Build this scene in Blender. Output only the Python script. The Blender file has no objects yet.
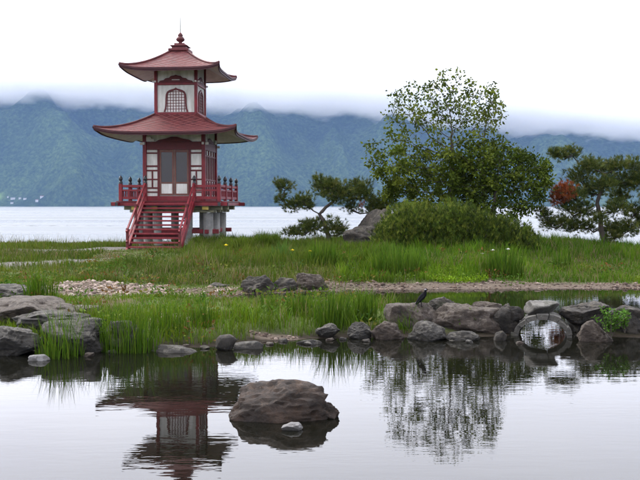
import bpy, bmesh, math, random
import numpy as np
from mathutils import Vector, Matrix, noise as mnoise

R = math.radians
rng = np.random.default_rng(7)
random.seed(7)
scene = bpy.context.scene
C = scene.collection

# ------------------------------------------------------------------ camera
CAM_H, F, PITCH = 2.4, 900.0, math.atan(34 / 900)
cam_d = bpy.data.cameras.new('camera')
cam_d.sensor_width = 36.0
cam_d.lens = F / 640 * 36.0
cam_d.clip_start, cam_d.clip_end = 0.1, 40000
cam = bpy.data.objects.new('camera', cam_d)
cam.location = (0, 0, CAM_H)
cam.rotation_euler = (math.pi / 2 - PITCH, 0, 0)
C.objects.link(cam)
scene.camera = cam

# ------------------------------------------------------------------ sky, sun, exposure
SUN_EL, SUN_AZ = 46, -50          # azimuth from +Y clockwise: behind the cloud, ahead and to the left
world = bpy.data.worlds.new('World')
scene.world = world
world.use_nodes = True
wn, wl = world.node_tree.nodes, world.node_tree.links
wn.clear()
wo = wn.new('ShaderNodeOutputWorld')
bg = wn.new('ShaderNodeBackground'); bg.inputs['Strength'].default_value = 0.1
sky = wn.new('ShaderNodeTexSky'); sky.sky_type = 'NISHITA'; sky.sun_disc = False
sky.sun_elevation = R(SUN_EL); sky.sun_rotation = R(SUN_AZ)
sky.air_density = 1.0; sky.dust_density = 4.0; sky.ozone_density = 1.0
wtc = wn.new('ShaderNodeTexCoord')
wmap = wn.new('ShaderNodeMapping'); wmap.inputs['Scale'].default_value = (1.0, 1.0, 3.0)
wno = wn.new('ShaderNodeTexNoise'); wno.inputs['Scale'].default_value = 2.2
wno.inputs['Detail'].default_value = 6; wno.inputs['Roughness'].default_value = 0.55
wr = wn.new('ShaderNodeValToRGB')     # the overcast cloud sheet, thin to thick
wr.color_ramp.elements[0].position = 0.3; wr.color_ramp.elements[0].color = (0.86, 0.852, 0.93, 1)
wr.color_ramp.elements[1].position = 0.7; wr.color_ramp.elements[1].color = (1.0, 0.99, 1.035, 1)
wm = wn.new('ShaderNodeMix'); wm.data_type = 'RGBA'; wm.inputs['Factor'].default_value = 0.88
wmul = wn.new('ShaderNodeVectorMath'); wmul.operation = 'SCALE'; wmul.inputs['Scale'].default_value = 8.2
wl.new(wtc.outputs['Generated'], wmap.inputs['Vector'])
wl.new(wmap.outputs['Vector'], wno.inputs['Vector'])
wl.new(wno.outputs['Fac'], wr.inputs['Fac'])
wl.new(wr.outputs['Color'], wmul.inputs[0])
# cloud sheet brighter round the hidden sun
wsun = wn.new('ShaderNodeVectorMath'); wsun.operation = 'DOT_PRODUCT'
wsun.inputs[1].default_value = (math.sin(R(SUN_AZ)) * math.cos(R(SUN_EL)), math.cos(R(SUN_AZ)) * math.cos(R(SUN_EL)), math.sin(R(SUN_EL)))
wl.new(wtc.outputs['Generated'], wsun.inputs[0])
wma = wn.new('ShaderNodeMath'); wma.operation = 'MULTIPLY_ADD'; wma.use_clamp = False
wma.inputs[1].default_value = 3.2; wma.inputs[2].default_value = 8.0
wl.new(wsun.outputs['Value'], wma.inputs[0]); wl.new(wma.outputs[0], wmul.inputs['Scale'])
wl.new(sky.outputs['Color'], wm.inputs['A'])
wl.new(wmul.outputs['Vector'], wm.inputs['B'])
wl.new(wm.outputs['Result'], bg.inputs['Color'])
wl.new(bg.outputs['Background'], wo.inputs['Surface'])

sun_d = bpy.data.lights.new('sun', 'SUN')
sun_d.energy = 1.1; sun_d.angle = R(18); sun_d.color = (1.0, 0.96, 0.9)
sun = bpy.data.objects.new('sun', sun_d)
a, e = R(SUN_AZ), R(SUN_EL)
sdir = Vector((math.sin(a) * math.cos(e), math.cos(a) * math.cos(e), math.sin(e)))
sun.rotation_euler = sdir.to_track_quat('Z', 'Y').to_euler()
sun.location = sdir * 60
C.objects.link(sun)

vs = scene.view_settings
vs.view_transform = 'Standard'; vs.look = 'None'; vs.gamma = 1.0; vs.use_curve_mapping = False
vs.exposure = 1.95
cy = scene.cycles
cy.max_bounces = 8; cy.diffuse_bounces = 2; cy.glossy_bounces = 4; cy.transmission_bounces = 4
cy.transparent_max_bounces = 12; cy.volume_bounces = 8
cy.volume_max_steps = 256
cy.use_denoising = True

# ------------------------------------------------------------------ pixel helpers (640x480 photograph)
def ray(px, py):
    dx, dy = (px - 320) / F, (240 - py) / F
    c, s = math.cos(PITCH), math.sin(PITCH)
    return Vector((dx, c + dy * s, -s + dy * c))
def at(px, py, Y):
    d = ray(px, py); t = Y / d.y
    return Vector((d.x * t, Y, CAM_H + d.z * t))
def on_level(px, py, z=0.0):
    d = ray(px, py); t = (z - CAM_H) / d.z
    return Vector((d.x * t, d.y * t, z))

# ------------------------------------------------------------------ materials
def nmat(name):
    m = bpy.data.materials.new(name); m.use_nodes = True
    n, l = m.node_tree.nodes, m.node_tree.links
    return m, n, l, n['Principled BSDF'], n['Material Output']
def lerp(a, b, t): return tuple(a[i] + (b[i] - a[i]) * t for i in range(3))
def ramp(n, l, src, stops):
    r = n.new('ShaderNodeValToRGB')
    els = r.color_ramp.elements
    while len(els) < len(stops): els.new(0.5)
    for el, (p, c) in zip(els, stops):
        el.position = p; el.color = (*c, 1) if len(c) == 3 else c
    l.new(src, r.inputs['Fac'])
    return r.outputs['Color']
def tex_noise(n, l, scale, detail=5, rough=0.6, coord='Object', vscale=None):
    tc = n.new('ShaderNodeTexCoord')
    t = n.new('ShaderNodeTexNoise'); t.inputs['Scale'].default_value = scale
    t.inputs['Detail'].default_value = detail; t.inputs['Roughness'].default_value = rough
    if vscale:
        mp = n.new('ShaderNodeMapping'); mp.inputs['Scale'].default_value = vscale
        l.new(tc.outputs[coord], mp.inputs['Vector']); l.new(mp.outputs['Vector'], t.inputs['Vector'])
    else:
        l.new(tc.outputs[coord], t.inputs['Vector'])
    return t.outputs['Fac']
def bump(n, l, p, h, strength, dist):
    b = n.new('ShaderNodeBump'); b.inputs['Strength'].default_value = strength; b.inputs['Distance'].default_value = dist
    l.new(h, b.inputs['Height']); l.new(b.outputs['Normal'], p.inputs['Normal']); return b

def mat_paint(name, c0, c1, rough=0.5, scale=3.0, grain=None, bstr=0.15):
    m, n, l, p, o = nmat(name)
    f = tex_noise(n, l, scale, 6, 0.65, 'Object', grain)
    l.new(ramp(n, l, f, [(0.3, c0), (0.7, c1)]), p.inputs['Base Color'])
    p.inputs['Roughness'].default_value = rough
    f2 = tex_noise(n, l, scale * 8, 4, 0.6, 'Object', grain)
    p.inputs['Specular IOR Level'].default_value = 0.3
    bump(n, l, p, f2, bstr, 0.01)
    return m
M = {}
M['red'] = mat_paint('red_paint', (0.075, 0.007, 0.010), (0.195, 0.015, 0.022), 0.5, 5.0, (1, 1, 0.4))
M['dark_red'] = mat_paint('dark_red_paint', (0.06, 0.008, 0.010), (0.11, 0.016, 0.018), 0.55, 4.0)
M['roof'] = mat_paint('roof_metal', (0.042, 0.008, 0.009), (0.105, 0.021, 0.021), 0.6, 3.0)
M['seam'] = mat_paint('roof_seam', (0.13, 0.032, 0.030), (0.19, 0.052, 0.048), 0.6, 5.0)
M['eave'] = mat_paint('eave_board_paint', (0.030, 0.006, 0.009), (0.055, 0.011, 0.014), 0.6, 3.0)
M['plaster'] = mat_paint('white_plaster', (0.36, 0.35, 0.31), (0.64, 0.64, 0.61), 0.85, 5.0, (1, 1, 0.22))
M['soffit'] = mat_paint('soffit_board', (0.44, 0.42, 0.40), (0.62, 0.60, 0.57), 0.8, 3.0)
M['concrete'] = mat_paint('grey_concrete', (0.15, 0.15, 0.145), (0.30, 0.295, 0.28), 0.9, 3.5)
M['olive'] = mat_paint('olive_timber', (0.20, 0.19, 0.13), (0.32, 0.30, 0.20), 0.8, 3.0)
M['yellow'] = mat_paint('faded_yellow_paint', (0.34, 0.25, 0.05), (0.46, 0.36, 0.10), 0.7, 4.0)
M['brown_wood'] = mat_paint('brown_door_timber', (0.085, 0.034, 0.026), (0.15, 0.062, 0.046), 0.55, 4.0)
M['black_metal'] = mat_paint('black_metal', (0.012, 0.012, 0.014), (0.03, 0.03, 0.034), 0.35, 4.0)
M['feather'] = mat_paint('black_feathers', (0.004, 0.004, 0.005), (0.010, 0.010, 0.012), 0.9, 30.0)
M['feather'].node_tree.nodes['Principled BSDF'].inputs['Specular IOR Level'].default_value = 0.05
M['head_highlight'] = mat_paint('painted_head_highlight', (0.12, 0.115, 0.12), (0.2, 0.19, 0.2), 0.6, 30.0)  # pale highlight on the black bird's head, put into the colour
M['white_wall'] = mat_paint('white_render', (0.36, 0.36, 0.36), (0.46, 0.46, 0.46), 0.8, 0.1)
M['far_roof'] = mat_paint('grey_red_roof', (0.16, 0.07, 0.06), (0.25, 0.11, 0.09), 0.7, 0.1)
M['far_grey'] = mat_paint('grey_roof', (0.22, 0.22, 0.24), (0.3, 0.3, 0.32), 0.6, 0.1)
def mat_glass():
    m, n, l, p, o = nmat('door_glass')
    p.inputs['Base Color'].default_value = (0.020, 0.017, 0.017, 1)
    p.inputs['Roughness'].default_value = 0.12; p.inputs['IOR'].default_value = 1.45
    bump(n, l, p, tex_noise(n, l, 1.5, 2), 0.06, 0.05)
    return m
M['glass'] = mat_glass()

def mat_rock(name, lo, mid, hi, lichen, lich_pos=0.62, moss=None):
    m, n, l, p, o = nmat(name)
    oi = n.new('ShaderNodeObjectInfo')
    tc = n.new('ShaderNodeTexCoord')
    ad = n.new('ShaderNodeVectorMath'); ad.operation = 'ADD'
    sc = n.new('ShaderNodeVectorMath'); sc.operation = 'SCALE'; sc.inputs['Scale'].default_value = 37.0
    cmb = n.new('ShaderNodeCombineXYZ')
    for k in range(3): l.new(oi.outputs['Random'], cmb.inputs[k])
    l.new(cmb.outputs[0], sc.inputs[0]); l.new(tc.outputs['Object'], ad.inputs[0]); l.new(sc.outputs[0], ad.inputs[1])
    def nz(scale, det, ro=0.65):
        t = n.new('ShaderNodeTexNoise'); t.inputs['Scale'].default_value = scale
        t.inputs['Detail'].default_value = det; t.inputs['Roughness'].default_value = ro
        l.new(ad.outputs[0], t.inputs['Vector']); return t.outputs['Fac']
    base = ramp(n, l, nz(4.5, 10, 0.78), [(0.36, lo), (0.50, mid), (0.64, hi)])
    # lichen crusts on the faces that look up
    ge = n.new('ShaderNodeNewGeometry'); sx = n.new('ShaderNodeSeparateXYZ'); l.new(ge.outputs['Normal'], sx.inputs[0])
    mm = n.new('ShaderNodeMath'); mm.operation = 'MULTIPLY_ADD'; mm.inputs[1].default_value = 0.13
    l.new(sx.outputs['Z'], mm.inputs[0]); l.new(nz(7.0, 8, 0.75), mm.inputs[2])
    lf = ramp(n, l, mm.outputs[0], [(lich_pos - 0.03, (0, 0, 0)), (lich_pos + 0.03, (0.9, 0.9, 0.9))])
    mx = n.new('ShaderNodeMix'); mx.data_type = 'RGBA'
    l.new(lf, mx.inputs['Factor']); l.new(base, mx.inputs['A']); mx.inputs['B'].default_value = (*lichen, 1)
    out = mx.outputs['Result']
    if moss:
        mf = ramp(n, l, nz(2.3, 6), [(0.56, (0, 0, 0)), (0.66, (0.8, 0.8, 0.8))])
        m2 = n.new('ShaderNodeMix'); m2.data_type = 'RGBA'
        l.new(mf, m2.inputs['Factor']); l.new(out, m2.inputs['A']); m2.inputs['B'].default_value = (*moss, 1)
        out = m2.outputs['Result']
    l.new(out, p.inputs['Base Color'])
    p.inputs['Roughness'].default_value = 0.8
    b1 = bump(n, l, p, nz(9, 10, 0.8), 1.0, 0.16)
    b2 = n.new('ShaderNodeBump'); b2.inputs['Strength'].default_value = 0.5; b2.inputs['Distance'].default_value = 0.03
    l.new(nz(40, 6, 0.7), b2.inputs['Height']); l.new(b2.outputs['Normal'], b1.inputs['Normal'])
    return m
M['rock_grey'] = mat_rock('rock_grey', (0.0213, 0.0192, 0.0165), (0.0472, 0.0428, 0.0361), (0.0897, 0.0807, 0.0667), (0.1417, 0.1309, 0.1047), 0.64)
M['rock_dark'] = mat_rock('rock_dark', (0.0140, 0.0118, 0.0093), (0.0351, 0.0285, 0.0213), (0.0701, 0.0565, 0.0405), (0.1148, 0.1010, 0.0740), 0.66, (0.0319, 0.0327, 0.0108))
M['rock_brown'] = mat_rock('rock_brown', (0.0273, 0.0181, 0.0126), (0.0592, 0.0411, 0.0288), (0.0956, 0.0715, 0.0518), (0.1366, 0.1126, 0.0868), 0.62)
M['rock_pond'] = mat_rock('rock_pond', (0.0187, 0.0116, 0.0075), (0.0435, 0.0260, 0.0160), (0.0869, 0.0492, 0.0292), (0.1136, 0.0724, 0.0470), 0.66)
M['rock_arch'] = mat_rock('rock_arch', (0.075, 0.070, 0.060), (0.125, 0.117, 0.10), (0.18, 0.17, 0.15), (0.24, 0.23, 0.205), 0.62, (0.055, 0.06, 0.03))
M['rock_pale'] = mat_rock('rock_pale', (0.1280, 0.1240, 0.1200), (0.2160, 0.2080, 0.2000), (0.3040, 0.2960, 0.2880), (0.3680, 0.3600, 0.3520), 0.6)

def mat_foliage(name, trans=0.3, rough=0.55, spec=0.25):
    m, n, l, p, o = nmat(name)
    at_ = n.new('ShaderNodeAttribute'); at_.attribute_name = 'col'
    l.new(at_.outputs['Color'], p.inputs['Base Color'])
    p.inputs['Roughness'].default_value = rough
    p.inputs['Specular IOR Level'].default_value = spec
    tr = n.new('ShaderNodeBsdfTranslucent')
    hs = n.new('ShaderNodeHueSaturation'); hs.inputs['Value'].default_value = 1.2; hs.inputs['Saturation'].default_value = 1.1
    l.new(at_.outputs['Color'], hs.inputs['Color']); l.new(hs.outputs['Color'], tr.inputs['Color'])
    mx = n.new('ShaderNodeMixShader'); mx.inputs[0].default_value = trans
    l.new(p.outputs[0], mx.inputs[1]); l.new(tr.outputs[0], mx.inputs[2]); l.new(mx.outputs[0], o.inputs['Surface'])
    return m
M['leaf'] = mat_foliage('leaf', 0.22, 0.75, 0.05)
M['grass'] = mat_foliage('grass', 0.25, 0.7, 0.1)
M['needle'] = mat_foliage('needle', 0.12, 0.7, 0.12)
def mat_attr(name, rough=0.9, bs=0.5, scale=30):
    m, n, l, p, o = nmat(name)
    at_ = n.new('ShaderNodeAttribute'); at_.attribute_name = 'col'
    f = tex_noise(n, l, scale, 6, 0.7)
    mx = n.new('ShaderNodeMix'); mx.data_type = 'RGBA'; mx.blend_type = 'MULTIPLY'; mx.inputs['Factor'].default_value = 1
    l.new(at_.outputs['Color'], mx.inputs['A']); l.new(ramp(n, l, f, [(0.3, (0.6, 0.6, 0.6)), (0.7, (1.25, 1.25, 1.25))]), mx.inputs['B'])
    l.new(mx.outputs['Result'], p.inputs['Base Color'])
    p.inputs['Roughness'].default_value = rough; p.inputs['Specular IOR Level'].default_value = 0.08
    bump(n, l, p, f, bs, 0.03)
    return m
M['ground'] = mat_attr('ground', 0.95, 0.7, 9)
M['pebble'] = mat_attr('pebble', 0.85, 0.3, 40)
M['petal'] = mat_attr('petal', 0.7, 0.1, 40)
M['bark'] = mat_paint('bark', (0.028, 0.023, 0.019), (0.085, 0.070, 0.058), 0.9, 3.0, (4, 4, 1), 0.6)

def mat_pond():
    m, n, l, p, o = nmat('pond_water')
    p.inputs['Base Color'].default_value = (0.0045, 0.0045, 0.003, 1)
    p.inputs['Roughness'].default_value = 0.015; p.inputs['IOR'].default_value = 1.333
    f1 = tex_noise(n, l, 1.0, 3, 0.5, 'Object', (1.1, 4.2, 1))
    f2 = tex_noise(n, l, 1.0, 2, 0.5, 'Object', (5, 13, 1))
    patch = tex_noise(n, l, 1.0, 2, 0.5, 'Object', (0.16, 0.55, 1))
    pr = ramp(n, l, patch, [(0.40, (0.10, 0.10, 0.10)), (0.66, (1, 1, 1))])
    b = bump(n, l, p, f1, 1.0, 0.0013)
    mu = n.new('ShaderNodeMath'); mu.operation = 'MULTIPLY'
    l.new(f2, mu.inputs[0]); l.new(pr, mu.inputs[1])
    b2 = n.new('ShaderNodeBump'); b2.inputs['Strength'].default_value = 1.0; b2.inputs['Distance'].default_value = 0.0011
    l.new(mu.outputs[0], b2.inputs['Height']); l.new(b2.outputs['Normal'], b.inputs['Normal'])
    return m
M['pond'] = mat_pond()
def mat_lake():
    m, n, l, p, o = nmat('lake_water')
    p.inputs['Base Color'].default_value = (0.03, 0.045, 0.055, 1); p.inputs['IOR'].default_value = 1.333
    bands = tex_noise(n, l, 1.0, 4, 0.6, 'Object', (0.0025, 0.035, 1))
    l.new(ramp(n, l, bands, [(0.38, (0.20, 0.20, 0.20)), (0.62, (0.42, 0.42, 0.42))]), p.inputs['Roughness'])
    f1 = tex_noise(n, l, 1.0, 4, 0.6, 'Object', (0.35, 1.1, 1))
    bump(n, l, p, f1, 1.0, 0.16)
    return m
M['lake'] = mat_lake()

def mat_mountain():
    m, n, l, p, o = nmat('mountain_forest')
    big = tex_noise(n, l, 0.0030, 6, 0.65)
    crowns = tex_noise(n, l, 0.050, 6, 0.75)
    forest = ramp(n, l, crowns, [(0.34, (0.010, 0.020, 0.011)), (0.50, (0.032, 0.054, 0.023)), (0.66, (0.070, 0.102, 0.040))])
    at_ = n.new('ShaderNodeAttribute'); at_.attribute_name = 'col'
    mx = n.new('ShaderNodeMix'); mx.data_type = 'RGBA'; mx.blend_type = 'MULTIPLY'; mx.inputs['Factor'].default_value = 1
    l.new(forest, mx.inputs['A']); l.new(ramp(n, l, big, [(0.35, (0.6, 0.66, 0.72)), (0.65, (1.4, 1.35, 1.15))]), mx.inputs['B'])
    m2 = n.new('ShaderNodeMix'); m2.data_type = 'RGBA'
    l.new(at_.outputs['Alpha'], m2.inputs['Factor']); l.new(mx.outputs['Result'], m2.inputs['A']); l.new(at_.outputs['Color'], m2.inputs['B'])
    l.new(m2.outputs['Result'], p.inputs['Base Color'])
    p.inputs['Roughness'].default_value = 1.0; p.inputs['Specular IOR Level'].default_value = 0.05
    bump(n, l, p, crowns, 0.8, 10.0)
    return m
M['mountain'] = mat_mountain()

# ------------------------------------------------------------------ object helpers
def tag(o, label=None, cat=None, group=None, kind=None):
    if label: o['label'] = label
    if cat: o['category'] = cat
    if group: o['group'] = group
    if kind: o['kind'] = kind
    return o
def link(name, me, mat, parent=None, loc=None, smooth=False):
    o = bpy.data.objects.new(name, me); C.objects.link(o)
    if mat is not None and len(me.materials) == 0: me.materials.append(mat)
    if parent is not None: o.parent = parent
    if loc is not None: o.location = loc
    if smooth:
        me.polygons.foreach_set('use_smooth', np.ones(len(me.polygons), bool))
    return o
def empty(name, loc=(0, 0, 0), rz=0.0):
    o = bpy.data.objects.new(name, None); C.objects.link(o)
    o.location = loc; o.rotation_euler = (0, 0, rz); o.empty_display_size = 0.2
    return o
def np_mesh(name, V, polys, col=None):
    """V (n,3); polys: list of (m,k) int arrays; col (n,4) point colours"""
    me = bpy.data.meshes.new(name)
    V = np.asarray(V, np.float32)
    me.vertices.add(len(V)); me.vertices.foreach_set('co', V.ravel())
    loops = np.concatenate([p.ravel() for p in polys]).astype(np.int32)
    tot = np.concatenate([np.full(len(p), p.shape[1]) for p in polys]).astype(np.int32)
    st = np.concatenate([[0], np.cumsum(tot)[:-1]]).astype(np.int32)
    me.loops.add(len(loops)); me.loops.foreach_set('vertex_index', loops)
    me.polygons.add(len(tot)); me.polygons.foreach_set('loop_start', st)
    try: me.polygons.foreach_set('loop_total', tot)
    except Exception: pass
    me.update(calc_edges=True)
    if col is not None:
        ca = me.color_attributes.new('col', 'FLOAT_COLOR', 'POINT')
        ca.data.foreach_set('color', np.asarray(col, np.float32).ravel())
    return me
class MB:
    def __init__(s): s.v = []; s.f = []
    def add(s, vs, fs):
        k = len(s.v); s.v += [tuple(v) for v in vs]; s.f += [tuple(i + k for i in f) for f in fs]; return s
    def box(s, x0, x1, y0, y1, z0, z1, bev=0.0):
        if bev <= 0:
            return s.add([(x0, y0, z0), (x1, y0, z0), (x1, y1, z0), (x0, y1, z0), (x0, y0, z1), (x1, y0, z1), (x1, y1, z1), (x0, y1, z1)],
                         [(3, 2, 1, 0), (4, 5, 6, 7), (0, 1, 5, 4), (1, 2, 6, 5), (2, 3, 7, 6), (3, 0, 4, 7)])
        b = bev
        bm = bmesh.new(); bmesh.ops.create_cube(bm, size=1)
        for v in bm.verts:
            v.co = Vector(((x0 + x1) / 2 + v.co.x * (x1 - x0), (y0 + y1) / 2 + v.co.y * (y1 - y0), (z0 + z1) / 2 + v.co.z * (z1 - z0)))
        bmesh.ops.bevel(bm, geom=bm.edges[:], offset=b, segments=1, affect='EDGES')
        bm.verts.index_update()
        s.add([v.co[:] for v in bm.verts], [[v.index for v in f.verts] for f in bm.faces]); bm.free()
        return s
    def bar(s, p, q, w, h, up=(0, 0, 1)):
        """rectangular bar from p to q, w across, h along up"""
        p, q = Vector(p), Vector(q); d = (q - p).normalized(); side = d.cross(Vector(up)).normalized(); u = side.cross(d)
        vs_ = []
        for c in (p, q):
            for a_, b_ in ((-1, -1), (1, -1), (1, 1), (-1, 1)): vs_.append(c + side * a_ * w / 2 + u * b_ * h / 2)
        return s.add(vs_, [(3, 2, 1, 0), (4, 5, 6, 7), (0, 1, 5, 4), (1, 2, 6, 5), (2, 3, 7, 6), (3, 0, 4, 7)])
    def lathe(s, prof, cx=0, cy=0, n=12):
        vs_ = []; fs = []
        for r, z in prof:
            for k in range(n): vs_.append((cx + r * math.cos(2 * math.pi * k / n), cy + r * math.sin(2 * math.pi * k / n), z))
        for i in range(len(prof) - 1):
            for k in range(n): fs.append((i * n + k, i * n + (k + 1) % n, (i + 1) * n + (k + 1) % n, (i + 1) * n + k))
        fs.append(tuple(range(n))[::-1]); fs.append(tuple((len(prof) - 1) * n + k for k in range(n)))
        return s.add(vs_, fs)
    def tube(s, pts, rad, n=6):
        pts = [Vector(p) for p in pts]; vs_ = []; fs = []
        for i, p in enumerate(pts):
            d = (pts[min(i + 1, len(pts) - 1)] - pts[max(i - 1, 0)]).normalized()
            a_ = d.cross(Vector((0.31, 0.2, 0.93)))
            if a_.length < 0.05: a_ = d.cross(Vector((1, 0, 0)))
            a_.normalize(); b_ = d.cross(a_)
            r = rad[i] if hasattr(rad, '__len__') else rad
            for k in range(n):
                t = 2 * math.pi * k / n; vs_.append(p + a_ * r * math.cos(t) + b_ * r * math.sin(t))
        for i in range(len(pts) - 1):
            for k in range(n): fs.append((i * n + k, i * n + (k + 1) % n, (i + 1) * n + (k + 1) % n, (i + 1) * n + k))
        fs.append(tuple(range(n))[::-1]); fs.append(tuple((len(pts) - 1) * n + k for k in range(n)))
        return s.add(vs_, fs)
    def prism(s, outline, y0, y1):
        """outline in (x,z), extruded along y"""
        n = len(outline)
        vs_ = [(x, y0, z) for x, z in outline] + [(x, y1, z) for x, z in outline]
        fs = [tuple(range(n)), tuple(range(2 * n - 1, n - 1, -1))]
        for k in range(n): fs.append((k, k + n, (k + 1) % n + n, (k + 1) % n))
        return s.add(vs_, fs)
    def mesh(s, name):
        me = bpy.data.meshes.new(name); me.from_pydata(s.v, [], s.f); me.update(); return me
    def build(s, name, mat, parent=None, smooth=False, loc=None):
        return link(name, s.mesh(name), mat, parent, loc, smooth)

def fbm(x, y, seed=0, octs=4, lac=2.0, gain=0.5):
    """cheap vectorised value noise"""
    r = np.zeros_like(np.asarray(x, float)); amp = 1.0; tot = 0
    for o in range(octs):
        xi, yi = np.floor(x).astype(np.int64), np.floor(y).astype(np.int64)
        fx, fy = x - xi, y - yi
        fx = fx * fx * (3 - 2 * fx); fy = fy * fy * (3 - 2 * fy)
        def h(i, j):
            n_ = (i * 374761393 + j * 668265263 + (seed + o) * 974634541) & 0x7fffffff
            n_ = ((n_ ^ (n_ >> 13)) * 1274126177) & 0x7fffffff
            return ((n_ ^ (n_ >> 16)) & 0xffff) / 65535.0
        v = (h(xi, yi) * (1 - fx) + h(xi + 1, yi) * fx) * (1 - fy) + (h(xi, yi + 1) * (1 - fx) + h(xi + 1, yi + 1) * fx) * fy
        r = r + amp * v; tot += amp; amp *= gain; x = x * lac; y = y * lac
    return r / tot
def sstep(a_, b_, x):
    t = np.clip((x - a_) / (b_ - a_), 0, 1); return t * t * (3 - 2 * t)

# ------------------------------------------------------------------ ground
bankX = np.array([-40, -12, -8, -5.1, -4.1, -3.2, -2.0, -1.05, 0, 1.1, 2.2, 3.3, 4.2, 5.8, 9, 14, 40.])
bankY = np.array([13.2, 13.0, 13.8, 14.6, 14.7, 15.1, 15.2, 15.9, 16.3, 16.5, 16.4, 16.5, 16.8, 16.3, 16.0, 15.6, 15.6])
chX = np.array([-3.9, -2.5, -1.0, 0.5, 1.3, 1.8, 2.6, 5, 9, 16, 40.])
chN = np.array([24.0, 22.9, 22.4, 21.8, 20.3, 18.6, 17.6, 17.5, 17.5, 17.5, 17.5])
chF = np.array([24.0, 24.4, 24.9, 25.4, 25.6, 25.7, 25.8, 26.0, 26.1, 26.0, 26.0])
baseY = np.array([-50, 6, 14, 18, 22, 26, 29, 33, 36.5, 39, 41, 43, 45, 60.])
baseZ = np.array([0.8, 0.8, 0.14, 0.20, 0.24, 0.30, 0.54, 0.78, 0.82, 0.68, 0.42, -0.05, -0.7, -2.5])
def land(x, y):
    wob = (fbm(x * 0.9 + 50, y * 0.9 + 50, 3, 3) - 0.5) * 0.8
    dp = y - np.interp(x, bankX, bankY) + wob * 0.45
    dc = np.maximum(np.interp(x, chX, chN) - y, y - np.interp(x, chX, chF)) + wob * 0.35
    dc = np.maximum(dc, -3.9 - x)
    s = np.minimum(dp, dc)
    gap = np.maximum(np.abs(x - 4.12 - 0.24 * (y - 16.45)) - 0.62, np.abs(y - 17.0) - 1.6)
    s = np.minimum(s, gap)
    s = np.maximum(s, 5.0 - y + wob * 0.3)
    s = np.maximum(s, np.abs(x) - 22)
    return s, dc
def height(x, y):
    x = np.asarray(x, float); y = np.asarray(y, float)
    s, dc = land(x, y)
    b = np.interp(y, baseY, baseZ)
    b = np.where(y > 26, b * (1 - 0.55 * sstep(9.5, 16, x)) * (1 - 0.5 * sstep(5, 8, x) * sstep(34, 29.5, y)), b)
    b = b + (fbm(x * 0.5 + 9, y * 0.5, 11, 4) - 0.5) * 0.22 * (y < 41) + (fbm(x * 2.2, y * 2.2, 17, 3) - 0.5) * 0.07
    up = np.where(y > 21, 0.35 * sstep(0, 0.5, s) + 0.65 * sstep(0.3, 3.0, s), sstep(-0.05, 0.9, s))
    z = np.where(s > 0, np.maximum(b, -0.8 + 0 * b) * up, -0.6 * sstep(0, 0.7, -s))
    z = np.where(y > 41, np.minimum(z, b), z)
    edge = sstep(26, 38, np.abs(x)) * 2.5
    return z - edge
def zf(x, y): return float(height(np.array([x]), np.array([y]))[0])

def path_mask(x, y):   # trodden gravel path crossing the meadow to the stairs
    yc = 29.2 + 0.55 * (x + 9.5)
    m1 = sstep(0.95, 0.35, np.abs(y - yc) + (fbm(x * 1.3, y * 1.3, 5, 3) - 0.5) * 0.7) * sstep(-6.9, -8.3, x)
    m2 = sstep(0.8, 0.2, np.abs(y - 33.6 - 0.10 * (x + 8)) + (fbm(x, y, 6, 3) - 0.5) * 0.9) * sstep(-6.4, -7.4, x) * sstep(-13.0, -11.5, x)
    return np.clip(m1 + m2, 0, 1)
def pebble_mask(x, y):
    s, dc = land(x, y)
    n_ = (fbm(x * 1.4 + 3, y * 1.4, 8, 3) - 0.5)
    far = (y > 22.5) & (x > -6.0)
    m = far * sstep(1.25, 0.6, dc + n_ * 1.1) * np.where(x < -1, 0.55, 1)
    el = ((x + 5.5) / 1.75) ** 2 + ((y - 23.7) / 1.9) ** 2
    m = np.maximum(m, sstep(1.25, 0.8, el + n_ * 0.9))
    el2 = ((x + 2.95) / 0.5) ** 2 + ((y - 17.6) / 0.8) ** 2
    m = np.maximum(m, sstep(1.2, 0.7, el2 + n_))
    el3 = ((x + 0.85) / 0.5) ** 2 + ((y - 16.15) / 0.16) ** 2
    m = np.maximum(m, sstep(1.2, 0.7, el3 + n_))
    return np.where(s > -0.25, m, 0) * (y > 10)

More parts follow.
